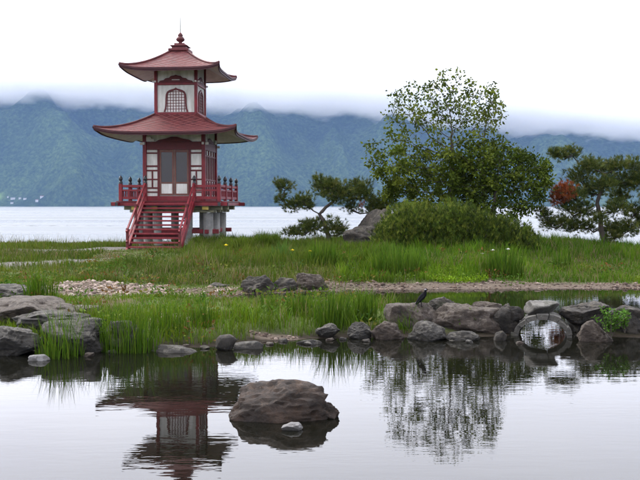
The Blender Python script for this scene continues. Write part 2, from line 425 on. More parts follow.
def build_ground():
    xs = np.concatenate([np.linspace(-40, -16, 60)[:-1], np.linspace(-16, 16, 267)[:-1], np.linspace(16, 40, 60)])
    ys = np.concatenate([np.linspace(-40, 12, 90)[:-1], np.linspace(12, 46, 250)[:-1], np.linspace(46, 60, 12)])
    X, Y = np.meshgrid(xs, ys)
    Z = height(X, Y)
    n, m_ = X.shape
    V = np.stack([X, Y, Z], -1).reshape(-1, 3)
    i = np.arange(n * m_).reshape(n, m_)
    q = np.stack([i[:-1, :-1], i[:-1, 1:], i[1:, 1:], i[1:, :-1]], -1).reshape(-1, 4)
    x, y = V[:, 0], V[:, 1]
    s, dc = land(x, y)
    turf = np.array([0.055, 0.075, 0.020]); soil = np.array([0.085, 0.062, 0.042]); peb = np.array([0.095, 0.076, 0.060]); pth = np.array([0.115, 0.110, 0.10])
    mud = np.array([0.03, 0.026, 0.018])
    n1 = fbm(x * 0.8, y * 0.8, 21, 4)[:, None]
    col = turf * (0.7 + 0.6 * n1) * (1 - sstep(0.55, 0.75, n1)) + soil * sstep(0.55, 0.75, n1)
    w = sstep(0.8, 0.1, s)[:, None]; col = col * (1 - w) + np.where((y < 21)[:, None], np.array([0.024, 0.019, 0.014]), soil) * w
    w = pebble_mask(x, y)[:, None]; col = col * (1 - w) + peb * w
    w = path_mask(x, y)[:, None]; col = col * (1 - w) + pth * w
    w = sstep(0.0, -0.3, s)[:, None]; col = col * (1 - w) + mud * w
    col = np.concatenate([col, np.ones((len(col), 1))], 1)
    o = link('ground', np_mesh('ground', V, [q], col), M['ground'], smooth=True)
    tag(o, 'grassy lakeside ground with gravel path and pond banks', 'ground', kind='structure')
build_ground()

def build_waters():
    b = MB(); b.add([(-30, 2, 0), (30, 2, 0), (30, 28.5, 0), (-30, 28.5, 0)], [(0, 1, 2, 3)])
    o = b.build('pond', M['pond']); tag(o, 'calm garden pond mirroring the pagoda and trees', 'pond', kind='structure')
    b = MB(); b.add([(-12000, -4000, -0.25), (12000, -4000, -0.25), (12000, 5200, -0.25), (-12000, 5200, -0.25)], [(0, 1, 2, 3)])
    w = MB(); n_ = 60; vs_ = []; fs = []      # low boat wake crossing the lake
    for i in range(n_ + 1):
        t = i / n_; x = -62 + 42 * t; h = 0.13 * math.sin(math.pi * t) ** 0.6 * (0.7 + 0.3 * math.sin(i * 1.7)); y = 119 + 0.5 * math.sin(i * 0.5)
        vs_ += [(x, y - 0.45, -0.26), (x, y, -0.25 + h), (x, y + 0.5, -0.26)]
    for i in range(n_): fs += [(3 * i, 3 * i + 3, 3 * i + 4, 3 * i + 1), (3 * i + 1, 3 * i + 4, 3 * i + 5, 3 * i + 2)]
    tag(w.add(vs_, fs).build('lake_wave', M['lake']), 'low dark wave line crossing the lake', 'wave', kind='structure')
    o = b.build('lake', M['lake']); tag(o, 'wide silvery lake behind the meadow', 'lake', kind='structure')
build_waters()

# ------------------------------------------------------------------ mountains across the lake
def mist_base(x): return 745 - 0.058 * x - 1.3e-5 * np.minimum(np.abs(x), 3500.0) ** 2
def mheight(x, y):
    shore = 4850 + (fbm(x * 0.0011 + 5, x * 0 + 1.5, 31, 3) - 0.5) * 260
    d = y - shore
    low = 46 * sstep(0, 380, d) * (0.35 + 1.1 * sstep(-700, -1900, x) + 0.7 * fbm(x * 0.003, y * 0.003, 4, 3)) * 0.8
    w1 = (fbm(x * 0.0016 + 7, y * 0.0016, 41, 4) - 0.5) * 700
    # spurs running down to the lake
    rid = 1 - np.abs(2 * fbm((x + 0.45 * y + w1 * 0.5) * 0.00135, y * 0.00045, 51, 3) - 1)
    rid2 = 1 - np.abs(2 * fbm((x - 0.7 * y) * 0.0024 + 3, y * 0.0010, 61, 3) - 1)
    # main spurs: (x at the crest, x at the shore, reach, width)
    spur = np.zeros_like(d)
    tt = np.clip(d / 1500, 0, 1)
    for xc, xs_, reach, wd in ((-2700, -2250, 420, 260), (-1950, -1330, 520, 230), (-1380, -980, 330, 150), (-620, -250, 480, 240), (60, 150, 260, 130), (520, 360, 430, 210),
                               (1150, 900, 300, 150), (1650, 1350, 480, 230), (2250, 2050, 380, 200), (3200, 2900, 500, 300), (-3800, -3300, 500, 300), (4300, 4000, 450, 280), (-5200, -4700, 500, 320)):
        u = np.abs(x - (xs_ + (xc - xs_) * tt) + w1 * 0.22) / wd
        spur = np.maximum(spur, reach * np.exp(-np.sqrt(u * u + 0.02)) * (0.8 + 0.4 * rid2) * (1 - 0.9 * sstep(500, 1250, d)))
    slope = sstep(100, 1560, d + spur + (rid - 0.5) * 260 + (rid2 - 0.5) * 160 - 120)
    crest = mist_base(x) - 50 + (fbm(x * 0.0010 + 2, 0 * x + 0.3, 71, 2) - 0.5) * 40
    z = low + slope * (crest - 40) * (0.93 + 0.10 * rid) + (rid2 - 0.5) * 75 * sstep(150, 600, d)
    z += (fbm(x * 0.006, y * 0.006, 81, 3) - 0.5) * 34 * sstep(100, 400, d) + (fbm(x * 0.03, y * 0.03, 91, 2) - 0.5) * 7
    z = np.minimum(z, crest + 10 + (fbm(x * 0.003, y * 0.003, 77, 2) - 0.5) * 30)
    return np.where(d > 0, np.maximum(z, 1.0 * (d > 20)), -3.0)
def build_mountain():
    xs = np.concatenate([np.linspace(-8000, -2700, 130)[:-1], np.linspace(-2700, 2700, 420)[:-1], np.linspace(2700, 8000, 130)])
    ys = np.concatenate([np.linspace(4650, 6700, 190)[:-1], np.linspace(6700, 8000, 30)])
    X, Y = np.meshgrid(xs, ys)
    Z = mheight(X, Y)
    n, m_ = X.shape
    V = np.stack([X, Y, Z], -1).reshape(-1, 3)
    i = np.arange(n * m_).reshape(n, m_)
    q = np.stack([i[:-1, :-1], i[:-1, 1:], i[1:, 1:], i[1:, :-1]], -1).reshape(-1, 4)
    x, y, z = V.T
    f = sstep(0.46, 0.60, fbm(x * 0.005 + 13, y * 0.004, 15, 3)) * sstep(85, 55, z) * sstep(-1480, -1650, x)
    col = np.concatenate([np.tile([0.13, 0.20, 0.055], (len(V), 1)) * (0.8 + 0.5 * fbm(x * 0.02, y * 0.02, 12, 2))[:, None], f[:, None] * 0.9], 1)
    o = link('mountain', np_mesh('mountain', V, [q], col), M['mountain'], smooth=True)
    tag(o, 'blue-green forested mountainside across the lake with its top in cloud', 'mountain', kind='structure')
build_mountain()

# ------------------------------------------------------------------ pagoda
PG_Y, PG_Z = 37.5, 0.70
PG_X = (181.5 - 320) / F * PG_Y
PG_ROT = R(-4.5)
def build_pagoda():
    root = empty('pagoda', (PG_X, PG_Y, PG_Z), PG_ROT)
    tag(root, 'two-storey red and white pagoda on stilts with curved red roofs', 'pagoda')
    off = (0, 0, -PG_Z)
    def put(b, name, mat, parent=root, smooth=False, rot=0):
        o = b.build(name, M[mat], parent, smooth, off if parent is root else None)
        if rot: o.rotation_euler = (0, 0, rot)
        return o
    def spin(o, ks=(1, 2, 3)):
        for k in ks:
            c = o.copy(); C.objects.link(c); c.parent = o.parent; c.rotation_euler = (0, 0, o.rotation_euler[2] + k * math.pi / 2)
    # ---- stilts
    for x in (-1.42, -0.62, 0.62, 1.42):
        for y in (-1.42, 0.0, 1.42):
            if abs(x) < 1 and y == 0: continue
            r = 0.2 if abs(x) > 1 else 0.17
            b = MB().lathe([(r * 1.04, 0.3), (r, 0.8), (r, 2.13)], x, y, 14); o = put(b, 'column', 'concrete', smooth=False)
            z0 = 2.13
            b = MB().box(x - 0.27, x + 0.27, y - 0.27, y + 0.27, 2.14, 2.24, 0.015); put(b, 'capital', 'olive')
    for y in (-1.42, 1.42):
        put(MB().box(-1.85, 1.85, y - 0.07, y + 0.07, 1.30, 1.47, 0.01), 'tie_beam', 'red')
    for x in (-1.42, 1.42):
        put(MB().box(x - 0.066, x + 0.066, -1.85, 1.85, 1.305, 1.465, 0.01), 'tie_beam', 'red')
    # stepped bracket beams under the deck
    for y in (-1.42, 0, 1.42):
        put(MB().box(-1.98, 1.98, y - 0.12, y + 0.12, 2.245, 2.40, 0.01), 'bracket_beam', 'olive')
        put(MB().box(-1.75, 1.75, y - 0.11, y + 0.11, 2.15, 2.243, 0.01), 'bracket_beam', 'olive')
    for x in (-1.42, -0.62, 0.62, 1.42):
        o = put(MB().box(x - 0.13, x + 0.13, -1.98, 1.98, 2.248, 2.397, 0.01), 'floor_beam', 'olive')
        put(MB().box(x - 0.125, x + 0.125, -1.99, -1.981, 2.255, 2.39), 'beam_end', 'yellow', o)
    # ---- deck
    put(MB().box(-2.12, 2.12, -2.12, 2.12, 2.56, 2.60, 0.008), 'deck', 'dark_red')
    for k in range(4):
        o = put(MB().box(-2.32, 2.32, -2.10, -1.98, 2.403, 2.555, 0.01) if k % 2 == 0 else MB().box(-2.325, 2.325, -2.098, -1.978, 2.408, 2.55, 0.01), 'deck_edge_beam', 'red', rot=k * math.pi / 2)
        for s in (-1, 1):
            e_ = MB().box(2.3251 if s > 0 else -2.345, 2.345 if s > 0 else -2.3251, -2.095, -1.985, 2.412, 2.546)
            put(e_, 'beam_cap', 'black_metal', o)
    # ---- railing
    post_me = MB().box(-0.068, 0.068, -0.068, 0.068, 2.60, 3.28, 0.008).mesh('rail_post')
    cap_me = MB().lathe([(0.072, 3.28), (0.076, 3.30), (0.068, 3.37), (0.050, 3.39), (0.064, 3.42), (0.080, 3.47), (0.068, 3.53), (0.028, 3.58), (0.004, 3.62)], 0, 0, 10).mesh('post_cap')
    post_me.materials.append(M['red']); cap_me.materials.append(M['black_metal'])
    def post(x, y):
        o = link('rail_post', post_me, None, root, (x, y, -PG_Z)); link('post_cap', cap_me, None, o)
    q = 1.97
    pos = set()
    for t in (-q, -0.66, 0.66, q):
        pos |= {(-q, t), (q, t), (t, q)}
    pos |= {(-0.98, -q), (0.98, -q), (-q, -q), (q, -q)}
    for x, y in sorted(pos): post(x, y)
    runs = [((-q, -q), (-0.98, -q)), ((0.98, -q), (q, -q)), ((q, -q), (q, q)), ((q, q), (-q, q)), ((-q, q), (-q, -q))]
    bal_me = MB().box(-0.032, 0.032, -0.028, 0.028, 2.69, 3.06).mesh('baluster'); bal_me.materials.append(M['red'])
    for (x0, y0), (x1, y1) in runs:
        dz = 0.0 if y0 == y1 else 0.004
        for z, h in ((3.19, 0.085), (3.02, 0.065), (2.72, 0.10)):
            put(MB().bar((x0, y0, z + dz), (x1, y1, z + dz), 0.07 - dz, h), 'rail', 'red')
        L = math.hypot(x1 - x0, y1 - y0); n = max(2, round(L / 0.33))
        for k in range(1, n):
            t = k / n; link('baluster', bal_me, None, root, (x0 + (x1 - x0) * t, y0 + (y1 - y0) * t, -PG_Z))
    # ---- stairs towards the viewer
    n = 11; z0, z1 = 0.72, 2.52; y0, y1 = -4.45, -2.22
    tr_me = MB().box(-0.93, 0.93, -0.14, 0.14, -0.03, 0.03, 0.006).mesh('tread'); tr_me.materials.append(M['red'])
    st = root
    for s in (-1, 1): put(MB().bar((s * 0.98, y0 - 0.10, z0 - 0.02), (s * 0.98, y1 + 0.10, z1 - 0.02), 0.08, 0.22), 'stringer', 'red')
    for k in range(n):
        t = (k + 0.5) / n
        link('tread', tr_me, None, st, (0, y0 + (y1 - y0) * t, z0 + (z1 - z0) * (k + 1) / (n + 0.3) - PG_Z))
    put(MB().box(-0.9, 0.9, y0 + 0.85, y0 + 0.91, 1.22, 1.36), 'cross_board', 'red', st)
    for s in (-1, 1):
        x = s * 0.98
        for z, w in ((0.78, 0.07), (0.40, 0.055)):
            put(MB().bar((x, y0 - 0.12, z0 + z - 0.05), (x, y1 + 0.2, z1 + z - 0.02), 0.06, w), 'handrail', 'red', st)
        for t in (0.0, 0.5):
            yy = y0 + (y1 - y0) * t; zz = z0 + (z1 - z0) * t
            put(MB().box(x - 0.045, x + 0.045, yy - 0.045, yy + 0.045, zz - 0.25 if t == 0 else zz - 0.05, zz + 0.86, 0.006), 'stair_post', 'dark_red', st)
    # ---- lower storey
    h1 = 1.25
    put(MB().box(-h1 + 0.06, h1 - 0.06, -h1 + 0.06, h1 - 0.06, 2.601, 5.68), 'wall', 'plaster')
    for sx in (-1, 1):
        for sy in (-1, 1):
            x, y = sx * (h1 - 0.05), sy * (h1 - 0.05)
            put(MB().box(x - 0.075, x + 0.075, y - 0.075, y + 0.075, 2.605, 5.62, 0.008), 'corner_post', 'red')
    yf = -h1 + 0.06
    def fbox(x0, x1, z0, z1, d, name, mat, rot=0, parent=root, in_=0.0):
        return put(MB().box(x0, x1, yf - d, yf - in_ + 0.02, z0, z1, min(0.006, d * 0.3)), name, mat, parent, rot=rot)
    for k in range(4):
        rt = k * math.pi / 2; dd = 0.0 if k % 2 == 0 else 0.003
        fbox(-1.12, 1.12, 4.66, 4.98, 0.055 + dd, 'head_beam', 'dark_red', rt)
        fbox(-1.12, 1.12, 2.61, 2.80, 0.065 + dd, 'sill_beam', 'red', rt)
        for s in (-1, 1):   # white corner brackets under the eaves
            b = MB().prism([(s * 0.80, 5.0), (s * 1.12, 5.0), (s * 1.12, 5.18), (s * 0.95, 5.18), (s * 0.9, 5.1), (s * 0.80, 5.08)][::s], yf - 0.09, yf + 0.01)
            put(b, 'bracket', 'soffit', rot=rt)
            put(MB().box(s * 1.3 - 0.1, s * 1.3 + 0.1, -h1 + 0.01, -h1 + 0.09, 4.86, 4.96, 0.01), 'beam_nosing', 'soffit', rot=rt)
        put(MB().prism([(-0.75, 4.985), (0.75, 4.985), (0.62, 5.06), (0.3, 5.12), (0.12, 5.18), (-0.12, 5.18), (-0.3, 5.12), (-0.62, 5.06)], yf - 0.05 - dd, yf + 0.02), 'carved_panel', 'dark_red', rot=rt)
    # front: doors and side panels
    fbox(-0.68, -0.60, 2.80, 4.66, 0.06, 'door_frame', 'dark_red'); fbox(0.60, 0.68, 2.80, 4.66, 0.06, 'door_frame', 'dark_red')
    for s in (-1, 1):
        xa, xb = (-0.595, -0.012) if s < 0 else (0.012, 0.595)
        d = put(MB().box(xa, xb, yf - 0.022, yf + 0.01, 2.83, 4.65), 'door', 'brown_wood')
        for z0_, z1_ in ((2.83, 2.90), (3.30, 3.36), (4.56, 4.65)):
            put(MB().box(xa + 0.07, xb - 0.07, yf - 0.045, yf - 0.0225, z0_, z1_), 'door_rail', 'brown_wood', d)
        for xx in ((xa, xa + 0.068), (xb - 0.068, xb)):
            put(MB().box(*xx, yf - 0.047, yf - 0.0225, 2.83, 4.65), 'door_stile', 'brown_wood', d)
        put(MB().box(xa + 0.07, xb - 0.07, yf - 0.030, yf - 0.0225, 3.362, 4.558), 'glass_pane', 'glass', d)
        put(MB().box(xa + 0.07, xb - 0.07, yf - 0.030, yf - 0.0225, 2.902, 3.298), 'door_panel', 'plaster', d)
        a0, a1 = sorted((s * 0.68, s * 1.13))
        for z0_, z1_ in ((4.50, 4.56), (3.97, 4.04), (3.80, 3.86), (3.45, 3.50), (3.10, 3.16), (2.94, 2.99)):
            fbox(a0, a1, z0_, z1_, 0.035, 'panel_rail', 'dark_red')
        xm = s * 0.90
        fbox(xm - 0.03, xm + 0.03, 3.16, 3.80, 0.032, 'panel_stile', 'dark_red')
    # sides and back: tall lattice panels
    for k in (1, 2, 3):
        rt = k * math.pi / 2
        for x in (-0.75, -0.25, 0.25, 0.75):
            fbox(x - 0.05, x + 0.05, 2.80, 4.66, 0.045, 'side_stile', 'dark_red', rt)
        for x in (-1.0, -0.5, 0.0, 0.5, 1.0):
            fbox(x - 0.014, x + 0.014, 3.50, 4.40, 0.03, 'lattice_bar', 'dark_red', rt)
        for z0_, z1_ in ((4.40, 4.47), (3.42, 3.50)):
            fbox(-1.12, 1.12, z0_, z1_, 0.04, 'side_rail', 'dark_red', rt)
        for x in (-0.95, -0.5, 0, 0.5, 0.95):
            w = 0.19 if abs(x) < 0.9 else 0.15
            fbox(x - w, x + w, 2.86, 3.36, 0.02, 'side_panel', 'red', rt)
    # ---- upper storey
    h2 = 0.87
    zl, zh = 5.9, 8.2
    put(MB().box(-h2 + 0.05, h2 - 0.05, -h2 + 0.05, h2 - 0.05, zl, zh), 'upper_wall', 'plaster')
    for sx in (-1, 1):
        for sy in (-1, 1):
            x, y = sx * (h2 - 0.045), sy * (h2 - 0.045)
            put(MB().box(x - 0.062, x + 0.062, y - 0.062, y + 0.062, zl, zh, 0.006), 'corner_post', 'red')
    yu = -h2 + 0.05
    def bell(w, h, z):  # ogee headed window outline, bottom wider
        half = [(0.0, 1.0), (0.10, 0.965), (0.24, 0.94), (0.52, 0.90), (0.72, 0.83), (0.82, 0.72), (0.85, 0.55), (0.86, 0.35), (0.90, 0.15), (1.0, 0.0)]
        return [(-x * w, z + y * h) for x, y in half[::-1]] + [(x * w, z + y * h) for x, y in half[1:]]
    def half_at(w, h, z, zz):
        t = (zz - z) / h
        hs = [(1.0, 0.0), (0.9, 0.15), (0.86, 0.35), (0.85, 0.55), (0.82, 0.72), (0.72, 0.83), (0.52, 0.90), (0.24, 0.94), (0.1, 0.965), (0, 1.0)]
        return w * float(np.interp(t, [b for a, b in hs], [a for a, b in hs]))
    zw, ww, hw = 6.22, 0.46, 0.92
    for k in range(4):
        rt = k * math.pi / 2; dd = 0.0 if k % 2 == 0 else 0.003
        def ubox(x0, x1, z0, z1, d, name, mat, parent=root):
            return put(MB().box(x0, x1, yu - d, yu + 0.02, z0, z1, min(0.006, d * 0.3)), name, mat, parent, rot=rt if parent is root else 0)
        ubox(-0.78, 0.78, 6.08, 6.20, 0.06 + dd, 'sill_beam', 'red')
        ubox(-0.78, 0.78, 7.30, 7.40, 0.055 + dd, 'head_beam', 'red')
        out, inn = bell(ww + 0.045, hw + 0.06, zw - 0.005), bell(ww - 0.02, hw - 0.02, zw)
        n_ = len(out); b = MB(); vs_ = []
        for yy in (yu - 0.05, yu + 0.01):
            vs_ += [(x, yy, z) for x, z in out] + [(x, yy, z) for x, z in inn]
        fs = []
        for i in range(n_ - 1):
            fs += [(i, i + 1, n_ + i + 1, n_ + i), (2 * n_ + i, 3 * n_ + i, 3 * n_ + i + 1, 2 * n_ + i + 1),
                   (i, 2 * n_ + i, 2 * n_ + i + 1, i + 1), (n_ + i, n_ + i + 1, 3 * n_ + i + 1, 3 * n_ + i)]
        b.add(vs_, fs)
        win = put(b, 'window', 'dark_red', rot=rt)
        put(MB().prism(bell(ww - 0.018, hw - 0.018, zw + 0.001), yu - 0.012, yu + 0.012), 'window_pane', 'soffit', win)
        for j in range(1, 8):
            zz = zw + hw * j / 8.0
            hx = half_at(ww, hw, zw, zz)
            put(MB().box(-hx, hx, yu - 0.026, yu - 0.0125, zz - 0.011, zz + 0.011), 'muntin', 'dark_red', win)
        for j in range(-3, 4):
            xx = j * 0.115
            ztop = zw + hw
            for q_ in np.linspace(1, 0, 60):
                if half_at(ww, hw, zw, zw + hw * q_) > abs(xx): ztop = zw + hw * q_; break
            put(MB().box(xx - 0.011, xx + 0.011, yu - 0.030, yu - 0.0125, zw, ztop), 'muntin', 'dark_red', win)
        # carved frog-leg strut over the window
        pr = [(-0.70, 7.405), (0.70, 7.405), (0.66, 7.47), (0.50, 7.50), (0.42, 7.57), (0.28, 7.59), (0.20, 7.66), (0.08, 7.68), (0, 7.71)]
        pr = pr + [(-x, z) for x, z in pr[::-1][1:-2]] + [(-0.66, 7.47)]
        cp = put(MB().prism(pr, yu - 0.05 - dd, yu + 0.02), 'carved_panel', 'dark_red', rot=rt)
        put(MB().box(-0.16, 0.16, yu - 0.058 - dd, yu - 0.0505 - dd, 7.49, 7.52), 'white_inlay', 'plaster', cp)
        for s in (-1, 1):
            put(MB().box(s * 0.90 - 0.07, s * 0.90 + 0.07, -h2 + 0.01, -h2 + 0.075, 7.40, 7.47, 0.008), 'beam_nosing', 'soffit', rot=rt)
    # ---- roofs
    def roof(ht, he, zt, ze, lift, nm):
        NU, NV = 28, 14
        def surf(u, v, dz=0.0):
            hv = ht + (he - ht) * v
            c = abs(u) ** 6.5
            flare = 1 + 0.045 * c * v ** 3
            z = ze + (zt - ze) * ((1 - v) ** 1.45) + lift * (0.12 * abs(u) ** 2 + 0.88 * c) * v ** 2.2
            return (u * hv * flare, -hv * flare, z + dz)
        def surface(dz, vlo=0.0, flip=False):
            vs_, fs = [], []
            for i in range(NV + 1):
                for j in range(NU + 1):
                    u = -1 + 2 * j / NU
                    vs_.append(surf(u, vlo + (1 - vlo) * i / NV, dz))
            w = NU + 1
            for i in range(NV):
                for j in range(NU):
                    f_ = (i * w + j, (i + 1) * w + j, (i + 1) * w + j + 1, i * w + j + 1)
                    fs.append(f_[::-1] if flip else f_)
            return vs_, fs
        def rotv(vs_, k):
            c, s = math.cos(k * math.pi / 2), math.sin(k * math.pi / 2)
            return [(x * c - y * s, x * s + y * c, z) for x, y, z in vs_]
        bt = MB()
        for k in range(4):
            vs_, fs = surface(0); bt.add(rotv(vs_, k), fs)
        ro = put(bt, nm, 'roof', smooth=True)
        bs = MB()
        for k in range(4):
            vs_, fs = [], []
            for i in range(9):
                v = 0.12 + 0.872 * i / 8
                for j in range(NU + 1):
                    x, y, z = surf(-1 + 2 * j / NU, v)
                    vs_.append((x, y, z - 0.095))
            w = NU + 1
            for i in range(8):
                for j in range(NU): fs.append((i * w + j, i * w + j + 1, (i + 1) * w + j + 1, (i + 1) * w + j))
            bs.add(rotv(vs_, k), fs)
        put(bs, 'soffit', 'soffit', ro, smooth=True)
        bf = MB()
        for k in range(4):
            vs_, fs = [], []
            for j in range(NU + 1):
                u = -1 + 2 * j / NU
                x, y, z = surf(u, 1.0)
                x2, y2 = x * 1.004, y * 1.004
                vs_ += [(x2, y2 - 0.03, z + 0.012), (x2, y2 - 0.03, z - 0.06), (x2 * 0.993, y2 * 0.993 - 0.012, z - 0.065), (x2 * 0.993, y2 * 0.993 - 0.012, z - 0.125), (x2 * 0.975, y2 * 0.975, z - 0.125), (x2 * 0.975, y2 * 0.975, z + 0.012)]
            for j in range(NU):
                for m_ in range(6):
                    a_, b_ = j * 6 + m_, j * 6 + (m_ + 1) % 6
                    fs.append((a_, b_, b_ + 6, a_ + 6))
            bf.add(rotv(vs_, k), fs)
        put(bf, 'fascia', 'eave', ro)
        # diamond standing seams
        bse = MB(); sl = math.hypot(he - ht, zt - ze); pitch = 0.42
        def pt(x, v, dz):
            hv = ht + (he - ht) * v
            return surf(max(-1, min(1, x / hv)), v, dz)
        for k in range(4):
            for sg in (-1, 1):
                c0 = -he - 4
                while c0 < he + 4:
                    pts = []
                    for i in range(25):
                        v = i / 24 * 0.985; x = c0 + sg * v * sl * 1.55
                        if abs(x) < (ht + (he - ht) * v) * 0.985: pts.append((x, v))
                    for (xa, va), (xb, vb) in zip(pts, pts[1:]):
                        w_ = 0.011
                        vs_ = [pt(xa - w_, va, 0.001), pt(xa, va, 0.012), pt(xa + w_, va, 0.001), pt(xb - w_, vb, 0.001), pt(xb, vb, 0.012), pt(xb + w_, vb, 0.001)]
                        bse.add(rotv(vs_, k), [(0, 3, 4, 1), (1, 4, 5, 2)])
                    c0 += pitch
        o = put(bse, 'roof_seam', 'seam', ro); o['kind'] = 'stuff'
        for k in range(4):
            pts = rotv([surf(-1, v, 0.02) for v in np.linspace(0, 1.0, 14)], k)
            put(MB().tube(pts, [0.045] * 13 + [0.055], 6), 'hip_ridge', 'roof', ro)
    roof(h2 * 0.98, 2.66, 6.13, 5.27, 0.20, 'lower_roof')
    roof(0.30, 1.90, 8.78, 7.85, 0.15, 'upper_roof')
    # ---- finial
    fin = put(MB().box(-0.36, 0.36, -0.36, 0.36, 8.66, 8.82, 0.01), 'finial', 'roof')
    for s_, z0_, z1_ in ((0.42, 8.76, 8.86), (0.30, 8.821, 8.96), (0.36, 8.9605, 9.0), (0.22, 9.0005, 9.1)):
        put(MB().box(-s_, s_, -s_, s_, z0_, z1_, 0.012), 'finial_step', 'dark_red', fin)
    put(MB().lathe([(0.10, 9.1), (0.07, 9.16), (0.16, 9.22), (0.19, 9.28), (0.14, 9.36), (0.09, 9.40), (0.12, 9.44), (0.07, 9.52), (0.015, 9.58)], 0, 0, 14), 'finial_ball', 'roof', fin, smooth=True)
    put(MB().lathe([(0.019, 9.5), (0.016, 9.9), (0.012, 10.22)], 0, 0, 6), 'lightning_rod', 'black_metal', fin)
    return root
build_pagoda()

# ------------------------------------------------------------------ boulders
def rock_mesh(name, sx, sy, sz, seed, cuts=12, sub=4, rough=0.10, flat_top=0.0, sharp=0.62):
    r = random.Random(seed)
    bm = bmesh.new(); bmesh.ops.create_icosphere(bm, subdivisions=sub, radius=1)
    V = np.array([v.co[:] for v in bm.verts])
    F_ = np.array([[v.index for v in f.verts] for f in bm.faces]); bm.free()
    V *= np.array([1.0, 1.0, 1.0])
    for k in range(cuts):
        nrm = np.array([r.gauss(0, 1), r.gauss(0, 1), r.gauss(0, 0.75)]); nrm /= np.linalg.norm(nrm)
        d = r.uniform(sharp - 0.1, 0.80)
        t = V @ nrm - d
        V -= np.outer(np.clip(t, 0, None) * 0.96, nrm)
    if flat_top:
        nrm = np.array([r.uniform(-.12, .12), r.uniform(-.12, .12), 1.0]); nrm /= np.linalg.norm(nrm)
        t = V @ nrm - (1 - flat_top); V -= np.outer(np.clip(t, 0, None) * 0.95, nrm)
    o1 = Vector((r.uniform(0, 90), r.uniform(0, 90), r.uniform(0, 90)))
    D = np.array([mnoise.fractal(Vector(v) * 1.6 + o1, 1.0, 2.0, 5) for v in V])
    D2 = np.array([abs(mnoise.fractal(Vector((v[0], v[1], v[2] * 1.7)) * 3.6 + o1, 0.75, 2.1, 6)) for v in V])
    nr = V / np.linalg.norm(V, axis=1)[:, None]
    V = V + nr * (D * rough * 1.1 - D2 * rough * 0.95)[:, None]
    lo, hi = V.min(0), V.max(0)
    V = (V - (lo + hi) / 2) / (hi - lo)
    V *= np.array([sx, sy, sz])
    V[:, 2] += sz / 2
    return np_mesh(name, V, [F_])
def rock(px0, px1, pt, pb, mat, seed, label, z=0.0, Y=None, dep=0.8, sink=0.25, name='boulder', cuts=14, sub=5, rough=0.12, flat=0.0, rz=0.0, group=None, tilt=0.0, sharp=0.62):
    pc = (px0 + px1) / 2
    if Y is None: Y = on_level(pc, pb, z).y
    w = (px1 - px0) / F * Y
    zb = at(pc, pb, Y).z; h = at(pc, pt, Y).z - zb
    d = w * dep
    tot = h * (1 + sink)
    me = rock_mesh(name, w, d, tot, seed, cuts, sub, rough, flat, sharp)
    o = link(name, me, M[mat], loc=(at(pc, pb, Y).x * (Y + d * 0.3) / Y, Y + d * 0.42, zb - h * sink), smooth=True)
    o.rotation_euler = (0, tilt, rz)
    tag(o, label, 'rock', group)
    return o
# standing in the open water
rock(213, 331, 385, 422, 'rock_pond', 17, 'large brown boulder standing alone in the open pond water', dep=0.62, sink=0.75, cuts=11, sub=5, rough=0.12, sharp=0.68)
rock(317, 340, 404, 419, 'rock_pond', 12, 'low brown rock touching the end of the large pond boulder', dep=0.9, sink=0.5, rough=0.12)
rock(281, 303, 423.5, 431, 'rock_pale', 21, 'small pale flat stone in the water before the large boulder', dep=0.6, sink=0.6, name='stone', rough=0.06)
# left bank, layered slabs
rock(-22, 43, 328, 357, 'rock_grey', 31, 'dark grey rounded boulder at the waterline left of the reeds', dep=0.8, rough=0.1, flat=0.2)
rock(38, 104, 322, 355, 'rock_grey', 32, 'grey flat-topped boulder at the waterline behind a reed clump', dep=0.7, flat=0.3, rough=0.09)
rock(98, 148, 322, 351, 'rock_grey', 33, 'grey cracked boulder half hidden by tall reeds', dep=0.8, flat=0.2)
rock(-30, 84, 301, 326, 'rock_brown', 34, 'wide flat brown slab lying on the grey bank boulders', Y=16.2, dep=0.7, flat=0.4, rough=0.08, sink=0.5)
rock(4, 106, 314, 330, 'rock_grey', 35, 'long low grey slab between the brown slab and boulders', Y=15.5, dep=0.6, flat=0.4, sink=0.8)
rock(-18, 33, 284, 304, 'rock_grey', 36, 'lichen-grey boulder in the grass beyond the brown slab', Y=20.5, dep=0.7, flat=0.2)
rock(60, 104, 307, 316, 'rock_brown', 37, 'small brown ledge stone behind the brown slab', Y=17.4, dep=0.7, flat=0.3, sink=0.8, sub=3)
rock(148, 198, 346.5, 353, 'rock_grey', 38, 'thin grey stone lying flat at the muddy water edge', dep=0.45, flat=0.4, sink=1.0, name='stone', sub=3)
rock(28, 50, 355, 361, 'rock_pale', 39, 'small flat stone in the water before the grey boulders', dep=0.6, sink=1.0, name='stone', sub=3)
rock(64, 98, 273.5, 284, 'rock_grey', 40, 'layered grey stone at the back of the gravel patch', Y=27.3, dep=0.6, flat=0.3, sub=3)
rock(107, 134, 277, 283, 'rock_grey', 41, 'low grey slab lying flat behind the gravel patch', Y=27.6, dep=0.5, flat=0.4, sink=0.7, sub=3)
rock(139, 168, 273, 285, 'rock_dark', 42, 'dark boulder in the grass behind the gravel patch', Y=28.0, dep=0.8, flat=0.2, sub=3)
rock(186, 207, 275, 284, 'rock_pale', 43, 'pale rounded stone in the meadow grass', Y=27.6, dep=0.8, sub=3)
rock(120, 147, 322, 334, 'rock_grey', 44, 'grey stone above the reeds on the left bank', Y=17.0, dep=0.8, flat=0.2, sub=3)
